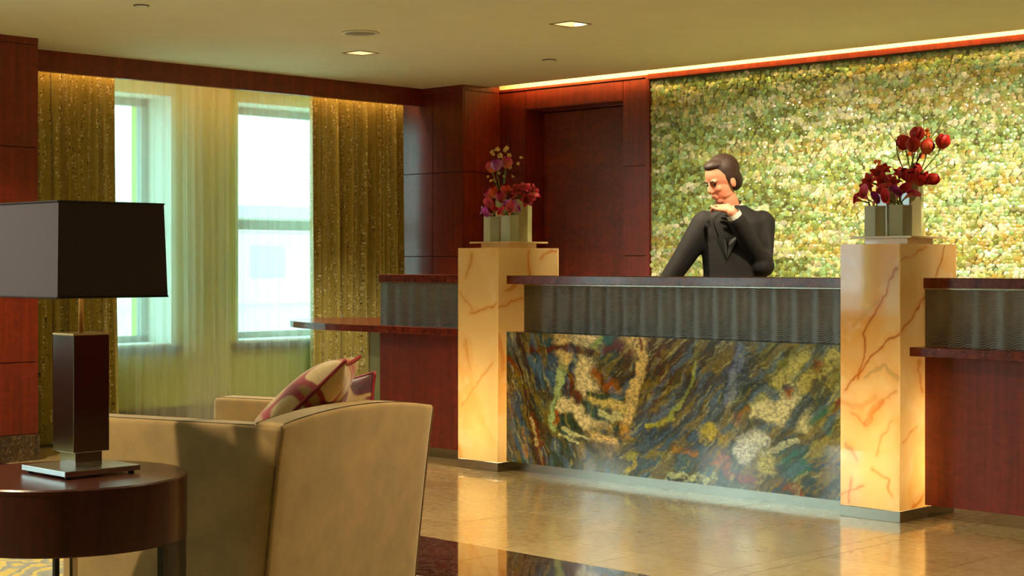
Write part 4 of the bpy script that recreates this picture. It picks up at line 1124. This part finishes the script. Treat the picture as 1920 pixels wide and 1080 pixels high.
AMA = {'wine': petals_mesh('amaryllis_bloom', 6, 1, .020, ama_p, ama_c, (120, 10, 24), (170, 22, 44), 0, 1, .05), 'scarlet': petals_mesh('amaryllis_bloom', 6, 1, .021, ama_p, ama_c, (150, 12, 18), (206, 30, 28), 0, 1, .05)}
CAL = {'purple': calla_mesh(0, (190, 60, 190), (150, 40, 160), (220, 170, 90)), 'pink': calla_mesh(1, (226, 90, 120), (200, 50, 100), (230, 190, 110)), 'red': calla_mesh(2, (206, 30, 40), (190, 30, 60), (214, 140, 80))}
blo_p = lambda t: (.002 + .010 * t, .005 * t)
BLO = {'yellow': petals_mesh('blossom', 5, 1, .0055, blo_p, lambda t: math.sin(PI * (.1 + .85 * t)), (226, 190, 90), (244, 226, 160)), 'orange': petals_mesh('blossom', 5, 1, .0055, blo_p, lambda t: math.sin(PI * (.1 + .85 * t)), (220, 110, 40), (232, 130, 60))}
STEM = plain('green_stem', (96, 124, 50), .5, noise=.2); TWIG = plain('dark_twig', (56, 30, 26), .7, noise=.2)
def vase(c, r, h, label, tint, rot):
    VINFO.append((c, r * .866, h))
    t = empty('hexagonal_vase', c, rot, label, 'vase', 'hexagonal frosted vases on the flower stands')
    bm = bmesh.new(); n = 6; rings = []
    for rr, z in ((r, 0), (r, h), (r - .004, h), (r - .006, .012)):
        rings.append([bm.verts.new((rr * math.cos(2 * PI * k / n), rr * math.sin(2 * PI * k / n), z)) for k in range(n)])
    for a, b in zip(rings, rings[1:]):
        for k in range(n): bm.faces.new((a[k], a[(k + 1) % n], b[(k + 1) % n], b[k]))
    bm.faces.new(rings[0][::-1]); bm.faces.new(rings[-1])
    bm_obj('vessel', bm, plain('frosted_vase_glass', tint, .16, noise=.05, nscale=8, Coat_Weight=.6, Transmission_Weight=.12), t)
    rim = [((r - .002) * math.cos(2 * PI * k / n), (r - .002) * math.sin(2 * PI * k / n), h) for k in range(n)]
    bm = bmesh.new(); bm_tube(bm, rim + [rim[0]], .0022, 6, False); bm_obj('rim', bm, plain('pale_vase_rim', (226, 230, 214), .2), t)
    return t
QUEUE = []; VINFO = []
def flower(kind, mesh, head, axis, vinfo, label, group, scale=1.0, bend=.3, spin=0.0, sr=.003, leaf=False):
    QUEUE.append(dict(kind=kind, mesh=mesh, head=Vector(head), axis=Vector(axis).normalized(), v=vinfo, label=label, group=group, scale=scale, spin=spin, sr=sr, leaf=leaf))
BR_ = {'calla_lily': (.050, .037), 'tulip': (.029, .033), 'amaryllis': (.026, .056)}
def relax(fl):
    """ease the blooms apart, mostly in depth, so that they press on but do not pass through each other"""
    Fv = rf(0, 1); Rv = rf(1, 0)
    for it in range(500):
        for i, f in enumerate(fl):
            o, r = BR_[f['kind']]; r *= f['scale']; c = f['head'] + f['axis'] * o * f['scale']
            for g in fl[i + 1:]:
                o2, r2 = BR_[g['kind']]; r2 *= g['scale']; d = c - (g['head'] + g['axis'] * o2 * g['scale']); L = d.length
                if L < r + r2:
                    df = d.dot(Fv); df = df if abs(df) > .004 else (.004 if (i % 2) else -.004)
                    m = (Fv * df + Rv * d.dot(Rv) * .25 + Vector((0, 0, d.z * .25))); m = m.normalized() * (r + r2 - L) * .25
                    f['head'] += m; g['head'] -= m; c = f['head'] + f['axis'] * o * f['scale']
            for vc_, vr, vh in VINFO:
                h = Vector((c.x - vc_.x, c.y - vc_.y, 0)); L = h.length; top = vc_.z + vh
                low = min(f['head'].z, c.z - r * .8)
                if L < vr + r and low < top + .004:
                    if f['v'][0] is vc_ or top - low < .04: f['head'].z += min(.004, (top + .004 - low) * .3)
                    else: f['head'] += (h.normalized() if L > 1e-4 else -Fv) * min(.004, (vr + r - L) * .3)
                    c = f['head'] + f['axis'] * o * f['scale']
def slots(n, r): return [Vector((math.cos(k * 2.39996), math.sin(k * 2.39996), 0)) * r * math.sqrt((k + .5) / n) for k in range(n)]
def build_flowers():
    for name in sorted({f['group'] for f in QUEUE}): relax([f for f in QUEUE if f['group'] == name])
    for vi in VINFO:
        fl = [f for f in QUEUE if f['v'][0] is vi[0]]; fr = slots(len(fl) + 3, vi[1] - .014)
        for f in sorted(fl, key=lambda f: -(f['head'] - vi[0]).xy.length):
            h = f['head'] - vi[0]; h.z = 0; h = h * (1.0 / max(h.length, .09)) * (vi[1] - .014)
            k = min(range(len(fr)), key=lambda k: (fr[k] - h).length); f['slot'] = fr.pop(k)
    for f in QUEUE:
        vc_, vr, vh = f['v']; sl = f['slot']; foot = vc_ + sl * .8 + Vector((0, 0, .02)); head, axis, sc = f['head'], f['axis'], f['scale']
        t = empty(f['kind'], foot, 0, f['label'], 'flower', f['group'])
        b = mesh_obj('bloom', f['mesh'], None, t); b.location = head - foot; b.scale = (sc,) * 3
        b.rotation_euler = (axis.to_track_quat('Z', 'Y') @ Matrix.Rotation(f['spin'], 3, 'Z').to_quaternion()).to_euler()
        m = vc_ + sl + Vector((0, 0, vh + .003)) - foot; e = head - foot; L = (e - m).length
        p1 = m + Vector((0, 0, 1)) * L * .35; p2 = e - axis * L * .35
        p2.z = max(p2.z, m.z + .004)
        pts = [Vector((0, 0, 0)), m * .5, m]
        for k in range(1, 8):
            s_ = k / 7; pts.append((1 - s_) ** 3 * m + 3 * (1 - s_) ** 2 * s_ * p1 + 3 * (1 - s_) * s_ * s_ * p2 + s_ ** 3 * (e + axis * .005 * sc))
        bm = bmesh.new(); bm_tube(bm, pts, f['sr'], 6); bm_obj('stem', bm, STEM, t, True)
        if f['leaf']:
            bm = bmesh.new(); n_ = tocam(head).cross(Vector((0, 0, 1))).normalized(); q = []
            for k in range(5):
                s_ = k / 4; c = pts[2].lerp(pts[6], s_ * .8) + n_ * (.003 + .006 * s_); w = .0042 * math.sin(PI * (.1 + .88 * s_))
                q.append((bm.verts.new(c - n_ * w), bm.verts.new(c + n_ * w)))
            for x, y in zip(q, q[1:]): bm.faces.new((x[0], x[1], y[1], y[0]))
            bm_obj('leaf', bm, STEM, t, True)
def branch(pts, blossoms, colour, label, group):
    foot = Vector(pts[0]); t = empty('blossom_branch', foot, 0, label, 'branch', group)
    P = [Vector(p) for p in pts]; n = len(P); bm = bmesh.new()
    bm_tube(bm, [p - foot for p in P], [.0030 - .0019 * k / (n - 1) for k in range(n)], 5)
    dense = [a.lerp(b, k / 10) for a, b in zip(P[1:], P[2:]) for k in range(11)]
    for p, s in blossoms:                       # each blossom sits on a spur of its twig
        near = min(dense, key=lambda q: (q - Vector(p)).length + .6 * max(0, q.z - p.z))
        if (near - Vector(p)).length > .003: bm_tube(bm, [near - foot, near.lerp(Vector(p), .55) - foot + Vector((0, 0, -.004)), Vector(p) - foot], [.0016, .0013, .0010], 5)
    bm_obj('twig', bm, TWIG, t)
    for p, s in blossoms:
        for k in range(4):
            b = mesh_obj('blossom', BLO[colour], None, t); b.location = Vector(p) - foot + Vector((random.uniform(-1, 1), random.uniform(-1, 1), random.uniform(-1, 1))) * .007 * s
            b.rotation_euler = (random.uniform(-1.4, 1.4), random.uniform(-1.4, 1.4), random.uniform(0, 6)); b.scale = (s,) * 3
CAMP = Vector((0, 0, EYE))
def tocam(p): v = CAMP - p; v.z = 0; return v.normalized()
RV = rf(1, 0)
# -- arrangement on the left pillar
dL = depth(-6.438, 6.494)
def PL(cx, cy, dd=0.0): return at(840 + cx / 3.857, 240 + cy / 3.857, dL + dd)
zst = PZ + .036
def vs(px, dd, base): p = at(px, 455, base + dd); return Vector((p.x, p.y, zst))
vA = vs(923, -.075, dL); vB = vs(956, -.115, dL); vC = vs(978, .02, dL); vD = vs(944, .07, dL)
RZ = math.atan2(RV.y, RV.x)
vase(vA, .050, .138, 'short frosted hexagonal vase holding mostly purple callas on left pillar', (204, 212, 192), RZ + .3)
vase(vB, .056, .142, 'short frosted hexagonal vase with pink callas in front of the tall vases on left pillar', (204, 212, 192), RZ + .52)
vase(vC, .058, .236, 'tall yellowish hexagonal vase of wine red amaryllis on left pillar', (206, 204, 152), RZ + .1)
vase(vD, .046, .236, 'tall hexagonal vase of tulips and twigs on left pillar', (206, 204, 152), RZ + .2)
gL = 'flowers on the left pillar'
def mouth(v, h, k): return next(q for q in VINFO if q[0] is v)
CL = {'purple': 'purple calla lily', 'pink': 'pink calla lily', 'red': 'red calla lily'}
for k, (x, y, dd, c, v, dx, dz) in enumerate(((262, 600, -.10, 'purple', vA, -.9, .25), (292, 622, -.15, 'purple', vA, -.7, .1), (310, 568, -.09, 'pink', vA, -.5, .6), (352, 590, -.14, 'red', vA, .1, .5), (400, 585, -.16, 'pink', vB, -.5, .45), (385, 610, -.18, 'red', vB, -.4, .4), (452, 600, -.20, 'pink', vB, .1, .7), (500, 595, -.17, 'purple', vB, .6, .5), (468, 545, -.12, 'purple', vB, .1, 1.0), (420, 550, -.11, 'purple', vB, -.2, .8))):
    p = PL(x, y, dd); ax = RV * dx + tocam(p) * .75 + Vector((0, 0, dz))
    flower('calla_lily', CAL[c], p - ax.normalized() * .03, ax, mouth(v, .14, k), CL[c] + (' in the short vase of mostly purple callas on left pillar' if v is vA else ' in the short vase before the tall vases on left pillar'), gL, .80, .3, k * 1.3)
for k, (x, y, dd, c, dx, dz) in enumerate(((305, 478, .02, 'magenta', -.7, .6), (345, 465, -.02, 'coral', -.3, .9), (408, 462, -.03, 'coral', .0, 1.), (458, 466, -.02, 'red', .3, .9), (385, 490, -.05, 'magenta', -.2, .7))):
    p = PL(x, y, dd + .05); ax = RV * dx + tocam(p) * .4 + Vector((0, 0, dz))
    flower('tulip', TUL[c], p - ax.normalized() * .03, ax, mouth(vD, .236, k), {'magenta': 'magenta', 'coral': 'coral', 'red': 'red'}[c] + ' tulip low in the tall tulip vase on left pillar', gL, 1.05, .3, k, leaf=True)
for k, (x, y, dd, c) in enumerate(((318, 278, .07, 'magenta'), (358, 268, .05, 'purple'), (412, 252, .05, 'magenta'))):
    p = PL(x, y, dd); ax = RV * (-.25 + .2 * k) + Vector((0, 0, 1))
    flower('tulip', TUL[c], p - ax.normalized() * .032, ax, mouth(vD, .236, k + 9), ('purple' if c == 'purple' else 'magenta') + ' long stemmed tulip rising above the left pillar arrangement', gL, 1.12, .5, k, leaf=True)
for k, (x, y, dd, dx, dz) in enumerate(((525, 465, -.06, -.1, .8), (555, 440, .0, .2, 1.), (600, 490, -.03, .8, .4), (560, 505, -.08, .2, .3))):
    p = PL(x, y, dd); ax = RV * dx + tocam(p) * .8 + Vector((0, 0, dz))
    flower('amaryllis', AMA['wine'], p - ax.normalized() * .03, ax, mouth(vC, .236, k + 20), 'wine red amaryllis in the tall yellowish vase on left pillar', gL, .80, .3, k * .7, .0045)
for k, (q, bl_) in enumerate((((( 400, 430), (395, 330), (370, 200), (300, 140), (212, 82)), ((320, 176), (355, 158), (380, 205))), (((410, 430), (425, 330), (440, 200), (428, 100), (434, 14)), ((428, 150), (432, 208), (370, 325))), (((420, 430), (400, 350), (450, 288), (500, 258), (548, 215)), ((503, 256), (530, 214), (450, 286), (402, 350))), (((395, 440), (340, 400), (290, 360), (255, 325)), ((342, 380), (312, 384), (284, 352))), (((430, 440), (480, 420), (505, 370), (515, 332)), ((468, 348),)))):
    dz_ = .13 + .022 * k; pts = [vD + rf(-.018 + .009 * k, .024, .03), vD + rf(-.018 + .009 * k, .027, .245)] + [PL(a, b, dz_) for a, b in q[(1 if len(q) > 4 else 0):]]
    branch(pts, [(PL(a, b, dz_), 1.5 if b < 210 else .8) for a, b in bl_], 'yellow', 'thin twig with pale yellow blossoms in the left pillar arrangement', gL)
# -- arrangement on the right pillar
dR = depth(-3.942, 6.494)
def PR(cx, cy, dd=0.0): return at(1540 + cx / 3.6, 180 + cy / 3.6, dR + dd)
wA = vs(1641, -.06, dR); wB = vs(1687, -.115, dR); wC = vs(1709, .04, dR); wD = vs(1664, .075, dR)
vase(wA, .054, .134, 'short frosted hexagonal vase on right pillar, farther from its tall tulip vase', (204, 212, 192), RZ + .3)
vase(wB, .056, .136, 'short frosted hexagonal vase on right pillar, in front of its tall tulip vase', (204, 212, 192), RZ + .52)
vase(wC, .057, .232, 'tall yellowish hexagonal vase of red tulips and twigs on right pillar', (206, 204, 152), RZ + .1)
vase(wD, .048, .205, 'tall hexagonal vase of scarlet amaryllis behind the short vases on right pillar', (206, 204, 152), RZ + .2)
gR = 'flowers on the right pillar'
for k, (x, y, dd, c, v, dx, dz) in enumerate(((250, 695, -.08, 'red', wA, -.9, .2), (300, 680, -.12, 'pink', wA, -.4, .5), (372, 700, -.15, 'purple', wA, .3, .4), (325, 625, -.06, 'red', wA, -.4, .8), (270, 670, -.05, 'red', wA, -.8, .5), (405, 650, -.12, 'red', wB, -.5, .8), (440, 695, -.17, 'red', wB, -.4, .4), (495, 675, -.18, 'purple', wB, .1, .6), (470, 625, -.12, 'pink', wB, -.1, .9), (585, 665, -.15, 'pink', wB, .6, .5), (545, 650, -.12, 'red', wB, .4, .8))):
    p = PR(x, y, dd); ax = RV * dx + tocam(p) * .75 + Vector((0, 0, dz))
    flower('calla_lily', CAL[c], p - ax.normalized() * .03, ax, mouth(v, .136, k), CL[c] + (' in the short vase farther from the tulip vase on right pillar' if v is wA else ' in the short vase before the tulip vase on right pillar'), gR, .80, .3, k * 1.3)
for k, (x, y, dd, dx, dz) in enumerate(((335, 560, -.02, -.9, .5), (385, 525, .0, -.5, .8), (440, 500, .03, -.1, 1.), (480, 565, -.05, .1, .7), (410, 575, -.08, -.3, .4), (515, 515, .04, .3, .9))):
    p = PR(x, y, dd + .03); ax = RV * dx + tocam(p) * .8 + Vector((0, 0, dz))
    flower('amaryllis', AMA['scarlet'], p - ax.normalized() * .03, ax, mouth(wD, .205, k + 30), 'scarlet amaryllis above the short vases on the right pillar', gR, .74, .3, k * .7, .0045)
for k, (x, y, dd, dx, dz) in enumerate(((562, 540, -.03, -.4, .9), (598, 552, -.06, .0, .8), (668, 562, -.05, .3, .7), (655, 505, .04, .1, 1.), (705, 548, .02, .6, .7), (738, 562, .0, .9, .5), (630, 520, .02, .0, 1.))):
    p = PR(x, y, dd); ax = RV * dx + tocam(p) * .4 + Vector((0, 0, dz))
    flower('tulip', TUL['red'], p - ax.normalized() * .03, ax, mouth(wC, .232, k), 'red tulip packed low in the tall tulip vase on right pillar', gR, 1.0, .3, k, leaf=True)
for k, (x, y, dd, c, dx) in enumerate(((570, 312, .05, 'red', -.3), (612, 328, .0, 'red', .0), (636, 272, .03, 'red', .05), (718, 345, .06, 'coral', .1), (815, 312, .03, 'red', .35))):
    p = PR(x, y, dd); ax = RV * dx + Vector((0, 0, 1))
    flower('tulip', TUL[c], p - ax.normalized() * .030, ax, mouth(wC, .232, k + 13), ('coral' if c == 'coral' else 'red') + ' long stemmed tulip high above the tall tulip vase on right pillar', gR, 1.15, .5, k, leaf=(k % 2 == 0))
for k, (q, bl_) in enumerate(((((672, 480), (684, 380), (692, 280), (688, 92)), ((720, 246), (730, 300))), (((680, 470), (690, 345), (772, 240), (838, 138)), ((712, 262), (682, 405))), (((530, 520), (518, 400), (546, 360), (490, 290), (455, 248)), ((548, 286), (530, 350))), (((540, 520), (520, 420), (500, 285), (575, 240), (548, 168)), ((575, 290),)), (((560, 520), (500, 530), (380, 525), (232, 525)), ((380, 456), (420, 480))), (((690, 520), (730, 505), (790, 470), (834, 438)), ((600, 402),)), (((650, 480), (655, 330), (660, 220), (634, 165)), ((560, 300),)))):
    dz_ = .12 + .034 * k; pts = [wC + rf(-.024 + .008 * k, .026, .03), wC + rf(-.024 + .008 * k, .029, .24)] + [PR(a, b, dz_) for a, b in q[(1 if k < 4 or k == 6 else 0):]]
    branch(pts, [(PR(a, b, dz_), 1.3) for a, b in bl_], 'orange', 'dark bare twig with orange blossoms in the right pillar arrangement', gR)

build_flowers()

# ================================================================== THE RECEPTIONIST
DP = 8.95
def H_(px, py, df=0.0): return at(px, py, DP + df)
foot0 = H_(1378, 500); foot0.z = 0
person = None
skin = plain('skin', (206, 140, 112), .5, noise=.06, nscale=25)
suit = plain('black_suit_wool', (16, 16, 19), .8, noise=.2, nscale=200, bump=.05)
shirtm = plain('white_shirt', (226, 226, 214), .7)
hairm = plain('dark_brown_hair', (44, 26, 18), .6, noise=.35, nscale=120, bump=.3)
def limb(bm, pts, radii, n=14):
    bm_tube(bm, pts, radii, n)
    for p, r in zip(pts, radii): bm_ball(bm, p, r, 12, 8)
def loft(bm, rings, ax, ay, n=28):
    q = []
    for c, a, b in rings: q.append([bm.verts.new(c + ax * a * math.cos(2 * PI * k / n) + ay * b * math.sin(2 * PI * k / n)) for k in range(n)])
    for a, b in zip(q, q[1:]):
        for k in range(n): bm.faces.new((a[k], a[(k + 1) % n], b[(k + 1) % n], b[k]))
    bm.faces.new(q[0][::-1]); bm.faces.new(q[-1])
    bmesh.ops.recalc_face_normals(bm, faces=bm.faces[:])
RVn = rf(1, 0).normalized(); FVn = rf(0, 1).normalized(); UZ = Vector((0, 0, 1))
BF = (RVn * -.35 + FVn * -.94).normalized(); BR = BF.cross(UZ).normalized()      # where the body faces; its right side
def P_(px, z, df=0.0):
    p = H_(px, 496, df); p.z = z; return p
shR, shL = H_(1322, 419, .03), H_(1428, 418, -.02)
elR, wrR, haR = H_(1279, 488, .02), H_(1226, 566, -.02), H_(1213, 590, -.04)
elL, wrL = H_(1430, 498, -.10), H_(1373, 398, -.20)
neck0, neck1 = H_(1374, 402, .02), H_(1364, 374, -.01)
hipc = P_(1372, .93)
# head frame: turned to the left of the picture, bowed
hf = (RVn * -.80 + FVn * -.46 + UZ * -.40).normalized(); hr = hf.cross(UZ).normalized(); hu = hr.cross(hf).normalized()
hc = H_(1353, 337, -.03)
def hp(f, r, u): return hc + hf * f + hr * r + hu * u
bm = bmesh.new()
bm_ball(bm, hp(-.012, 0, .030), (.098, .076, .092), 24, 16, (hf, hr, hu))        # skull
bm_ball(bm, hp(.022, 0, -.040), (.064, .060, .078), 20, 14, (hf, hr, hu))        # face
bm_ball(bm, hp(.055, 0, -.098), (.026, .030, .022), 12, 8, (hf, hr, hu))         # chin
for s in (-1, 1):
    bm_ball(bm, hp(.016, s * .042, -.074), (.040, .014, .022), 12, 8, (hf, hr, hu))   # jaw
    bm_ball(bm, hp(.062, s * .034, -.028), (.022, .022, .018), 12, 8, (hf, hr, hu))   # cheek
    bm_ball(bm, hp(-.012, s * .076, -.020), (.020, .009, .032), 12, 8, (hf, hr, hu))  # ear
    bm_ball(bm, hp(.074, s * .030, .018), (.014, .024, .010), 12, 8, (hf, hr, hu))    # brow
limb(bm, [hp(.082, 0, .008), hp(.098, 0, -.030)], [.010, .014], 10)              # nose
bm_ball(bm, hp(.096, 0, -.036), (.013, .017, .010), 12, 8, (hf, hr, hu))
bm_ball(bm, hp(.082, 0, -.064), (.012, .024, .007), 12, 8, (hf, hr, hu)); bm_ball(bm, hp(.080, 0, -.076), (.012, .022, .007), 12, 8, (hf, hr, hu))
limb(bm, [neck0 - UZ * .03, neck1], [.060, .056])
loft(bm, [(P_(1374, z), a, b) for z, a, b in ((.88, .08, .12), (.96, .09, .135), (1.10, .085, .12), (1.25, .09, .135), (1.36, .08, .14), (1.42, .05, .08), (1.45, .045, .05))], BF, BR)
limb(bm, [shR, elR, wrR], [.050, .040, .028]); limb(bm, [shL, elL, wrL], [.050, .040, .028])
ankles = []
for s in (-1, 1):
    h = hipc + BR * s * .09; k = h + Vector((0, 0, -.45)) + BF * .02; an = k + Vector((0, 0, -.40)) - BF * .02; ankles.append(an)
    limb(bm, [h, k, an], [.080, .055, .040]); limb(bm, [an - UZ * .03, an + BF * .13 - UZ * .05], [.036, .028])
# right hand, flat on the work surface
def hand(bm, wrist, palm, pd, side, nrm, curls, thumb):
    """palm: centre; pd: finger direction; side: towards the little finger; nrm: out of the palm"""
    bm_tube(bm, [wrist, palm], [.027, .030], 12)
    for k in range(4): bm_ball(bm, palm + side * (-.030 + .02 * k) + pd * .012, .0155, 10, 8)
    for k in range(4):
        L = (.075, .084, .078, .062)[k]; p = palm + side * (-.030 + .020 * k) + pd * .030; d = pd.copy(); r = .0090 - .0006 * k
        pts = [p]
        for j, fr in enumerate((.45, .32, .26)):
            a = curls[j]; d = (d * math.cos(a) + nrm * math.sin(a)).normalized(); p = p + d * L * fr; pts.append(p)
        limb(bm, pts, [r, r * .95, r * .88, r * .75], 8)
    b = palm - side * .030 - pd * .022; limb(bm, [b, b + thumb * .034, b + thumb * .034 + (thumb * .5 + pd * .7).normalized() * .030, b + thumb * .034 + (thumb * .2 + pd).normalized() * .052], [.013, .011, .010, .008], 8)
haR = Vector((wrR.x, wrR.y, 0)) + (-RVn * .03 - FVn * .03); haR.z = .802
hand(bm, wrR, haR, (RVn * -.75 + FVn * -.6 + UZ * -.1).normalized(), (RVn * -.6 + FVn * .75).normalized(), -UZ, (.0, .06, .06), (RVn * .5 + FVn * -.8).normalized())
# left hand raised to the mouth
pd = ((hp(.105, -.012, -.070)) - wrL).normalized(); pl = wrL + pd * .055
sd = (RVn * .55 + FVn * -.2 + UZ * -.2); sd = (sd - pd * sd.dot(pd)).normalized(); nr = (hf * -.4 + RVn * -.75 + FVn * .35); nr = (nr - pd * nr.dot(pd) - sd * nr.dot(sd)).normalized()
hand(bm, wrL, pl, pd, sd, nr, (.45, .9, .7), (pd * .7 - sd * .6 + nr * .2).normalized())
person = remeshed('person', bm, .0042, skin, None, 4)
tag(person, 'person in black suit and white shirt, hand raised to chin, behind the desk', 'person')
# clothing and hair
bm = bmesh.new()
loft(bm, [(P_(1374, z, .005), a, b) for z, a, b in ((.80, .128, .192), (.90, .126, .186), (1.0, .120, .172), (1.08, .118, .164), (1.18, .122, .172), (1.28, .124, .186), (1.36, .110, .190), (1.405, .088, .160), (1.435, .066, .105), (1.455, .055, .072))], BF, BR)
limb(bm, [shR - UZ * .005, elR, wrR + (elR - wrR) * .10], [.078, .062, .046]); limb(bm, [shL - UZ * .005, elL, wrL + (elL - wrL) * .14], [.076, .066, .048])
remeshed('suit_jacket', bm, .0085, suit, person, 5)
bm = bmesh.new()
for s in (-1, 1):
    h = hipc + BR * s * .09; k = h + Vector((0, 0, -.45)) + BF * .02; an = k + Vector((0, 0, -.40)) - BF * .02
    limb(bm, [h, k, an - UZ * .01], [.098, .076, .066])
bm_ball(bm, hipc, (.125, .18, .12), 18, 12, (BF, BR, UZ)); remeshed('trousers', bm, .012, suit, person, 4)
for an in ankles:
    bm = bmesh.new(); lo = Vector((an.x, an.y, .0))
    bm_ball(bm, lo + BF * .07 + UZ * .035, (.135, .048, .036), 16, 10, (BF, BR, UZ)); bm_ball(bm, lo + UZ * .055, (.055, .046, .055), 12, 8, (BF, BR, UZ))
    bm_obj('shoe', bm, M['black'], person, True)
bm = bmesh.new(); cn = (neck1 - neck0).normalized()
bm_tube(bm, [neck0 + cn * .0, neck0 + cn * .028, neck0 + cn * .055], [.080, .074, .069], 20, False); bm_obj('collar', bm, shirtm, person, True)
bm = bmesh.new(); ch = P_(1374, 1.37); bm_ball(bm, ch + BF * .050 + UZ * .045, (.016, .030, .045), 14, 10, (BF, BR, UZ)); bm_obj('shirt_front', bm, shirtm, person, True)
for s in (-1, 1):
    bm = bmesh.new(); b0 = P_(1374, 1.43)
    q = [b0 + BF * .070 + BR * s * .045, b0 + BF * .090 + BR * s * .095 - UZ * .05, b0 + BF * .128 + BR * s * .055 - UZ * .15, b0 + BF * .131 - UZ * .27, b0 + BF * .128 + BR * s * .004 - UZ * .20]
    bm.faces.new([bm.verts.new(p) for p in q]); r_ = bmesh.ops.extrude_face_region(bm, geom=bm.faces[:])
    for e in r_['geom']:
        if isinstance(e, bmesh.types.BMVert): e.co -= BF * .012
    bm_obj('lapel', bm, plain('black_lapel', (22, 22, 26), .6), person)
cd = (wrL - elL).normalized(); bm = bmesh.new(); bm_tube(bm, [wrL - cd * .055, wrL - cd * .005], [.043, .040], 16, False); bm_obj('cuff', bm, shirtm, person, True)
bm = bmesh.new()
bm_ball(bm, hp(-.030, 0, .046), (.098, .084, .090), 24, 16, (hf, hr, hu)); bm_ball(bm, hp(.018, 0, .094), (.058, .062, .030), 16, 10, (hf, hr, hu)); bm_ball(bm, hp(-.070, 0, -.020), (.050, .068, .072), 16, 10, (hf, hr, hu))
for s in (-1, 1): bm_ball(bm, hp(-.022, s * .068, .020), (.044, .016, .050), 12, 8, (hf, hr, hu)); bm_ball(bm, hp(.0, s * .070, -.002), (.012, .010, .036), 10, 8, (hf, hr, hu))
remeshed('hair', bm, .006, hairm, person, 3)
for s in (-1, 1):
    bm = bmesh.new(); bm_ball(bm, hp(.077, s * .031, -.002), (.007, .012, .0055), 12, 8, (hf, hr, hu)); bm_obj('eye', bm, plain('eye', (40, 28, 24), .2), person, True)
    bm = bmesh.new(); limb(bm, [hp(.088, s * .014, .017), hp(.086, s * .034, .022), hp(.074, s * .052, .014)], [.004, .0045, .003], 6); bm_obj('eyebrow', bm, hairm, person, True)

# ---- pieces that belong to a part rather than straight to their thing
def under(child, part):
    for o in list(COL.objects):
        if o.parent is None or o.name.split('.')[0] != child: continue
        for q in o.parent.children:
            if q.name.split('.')[0] == part and tuple(round(v, 6) for v in q.location) == (0, 0, 0):
                o.parent = q; break
for child, part in (('shade_binding', 'shade'), ('shade_spider', 'shade'), ('body_cap', 'body'), ('rim', 'vessel'), ('leaf', 'stem'), ('lapel', 'suit_jacket'), ('bulb', 'reflector'), ('edge_strip', 'upright'), ('onyx_cap', 'onyx_shaft'), ('top_channel', 'wave_panel'), ('seat_cushion', 'seat_base')):
    under(child, part)
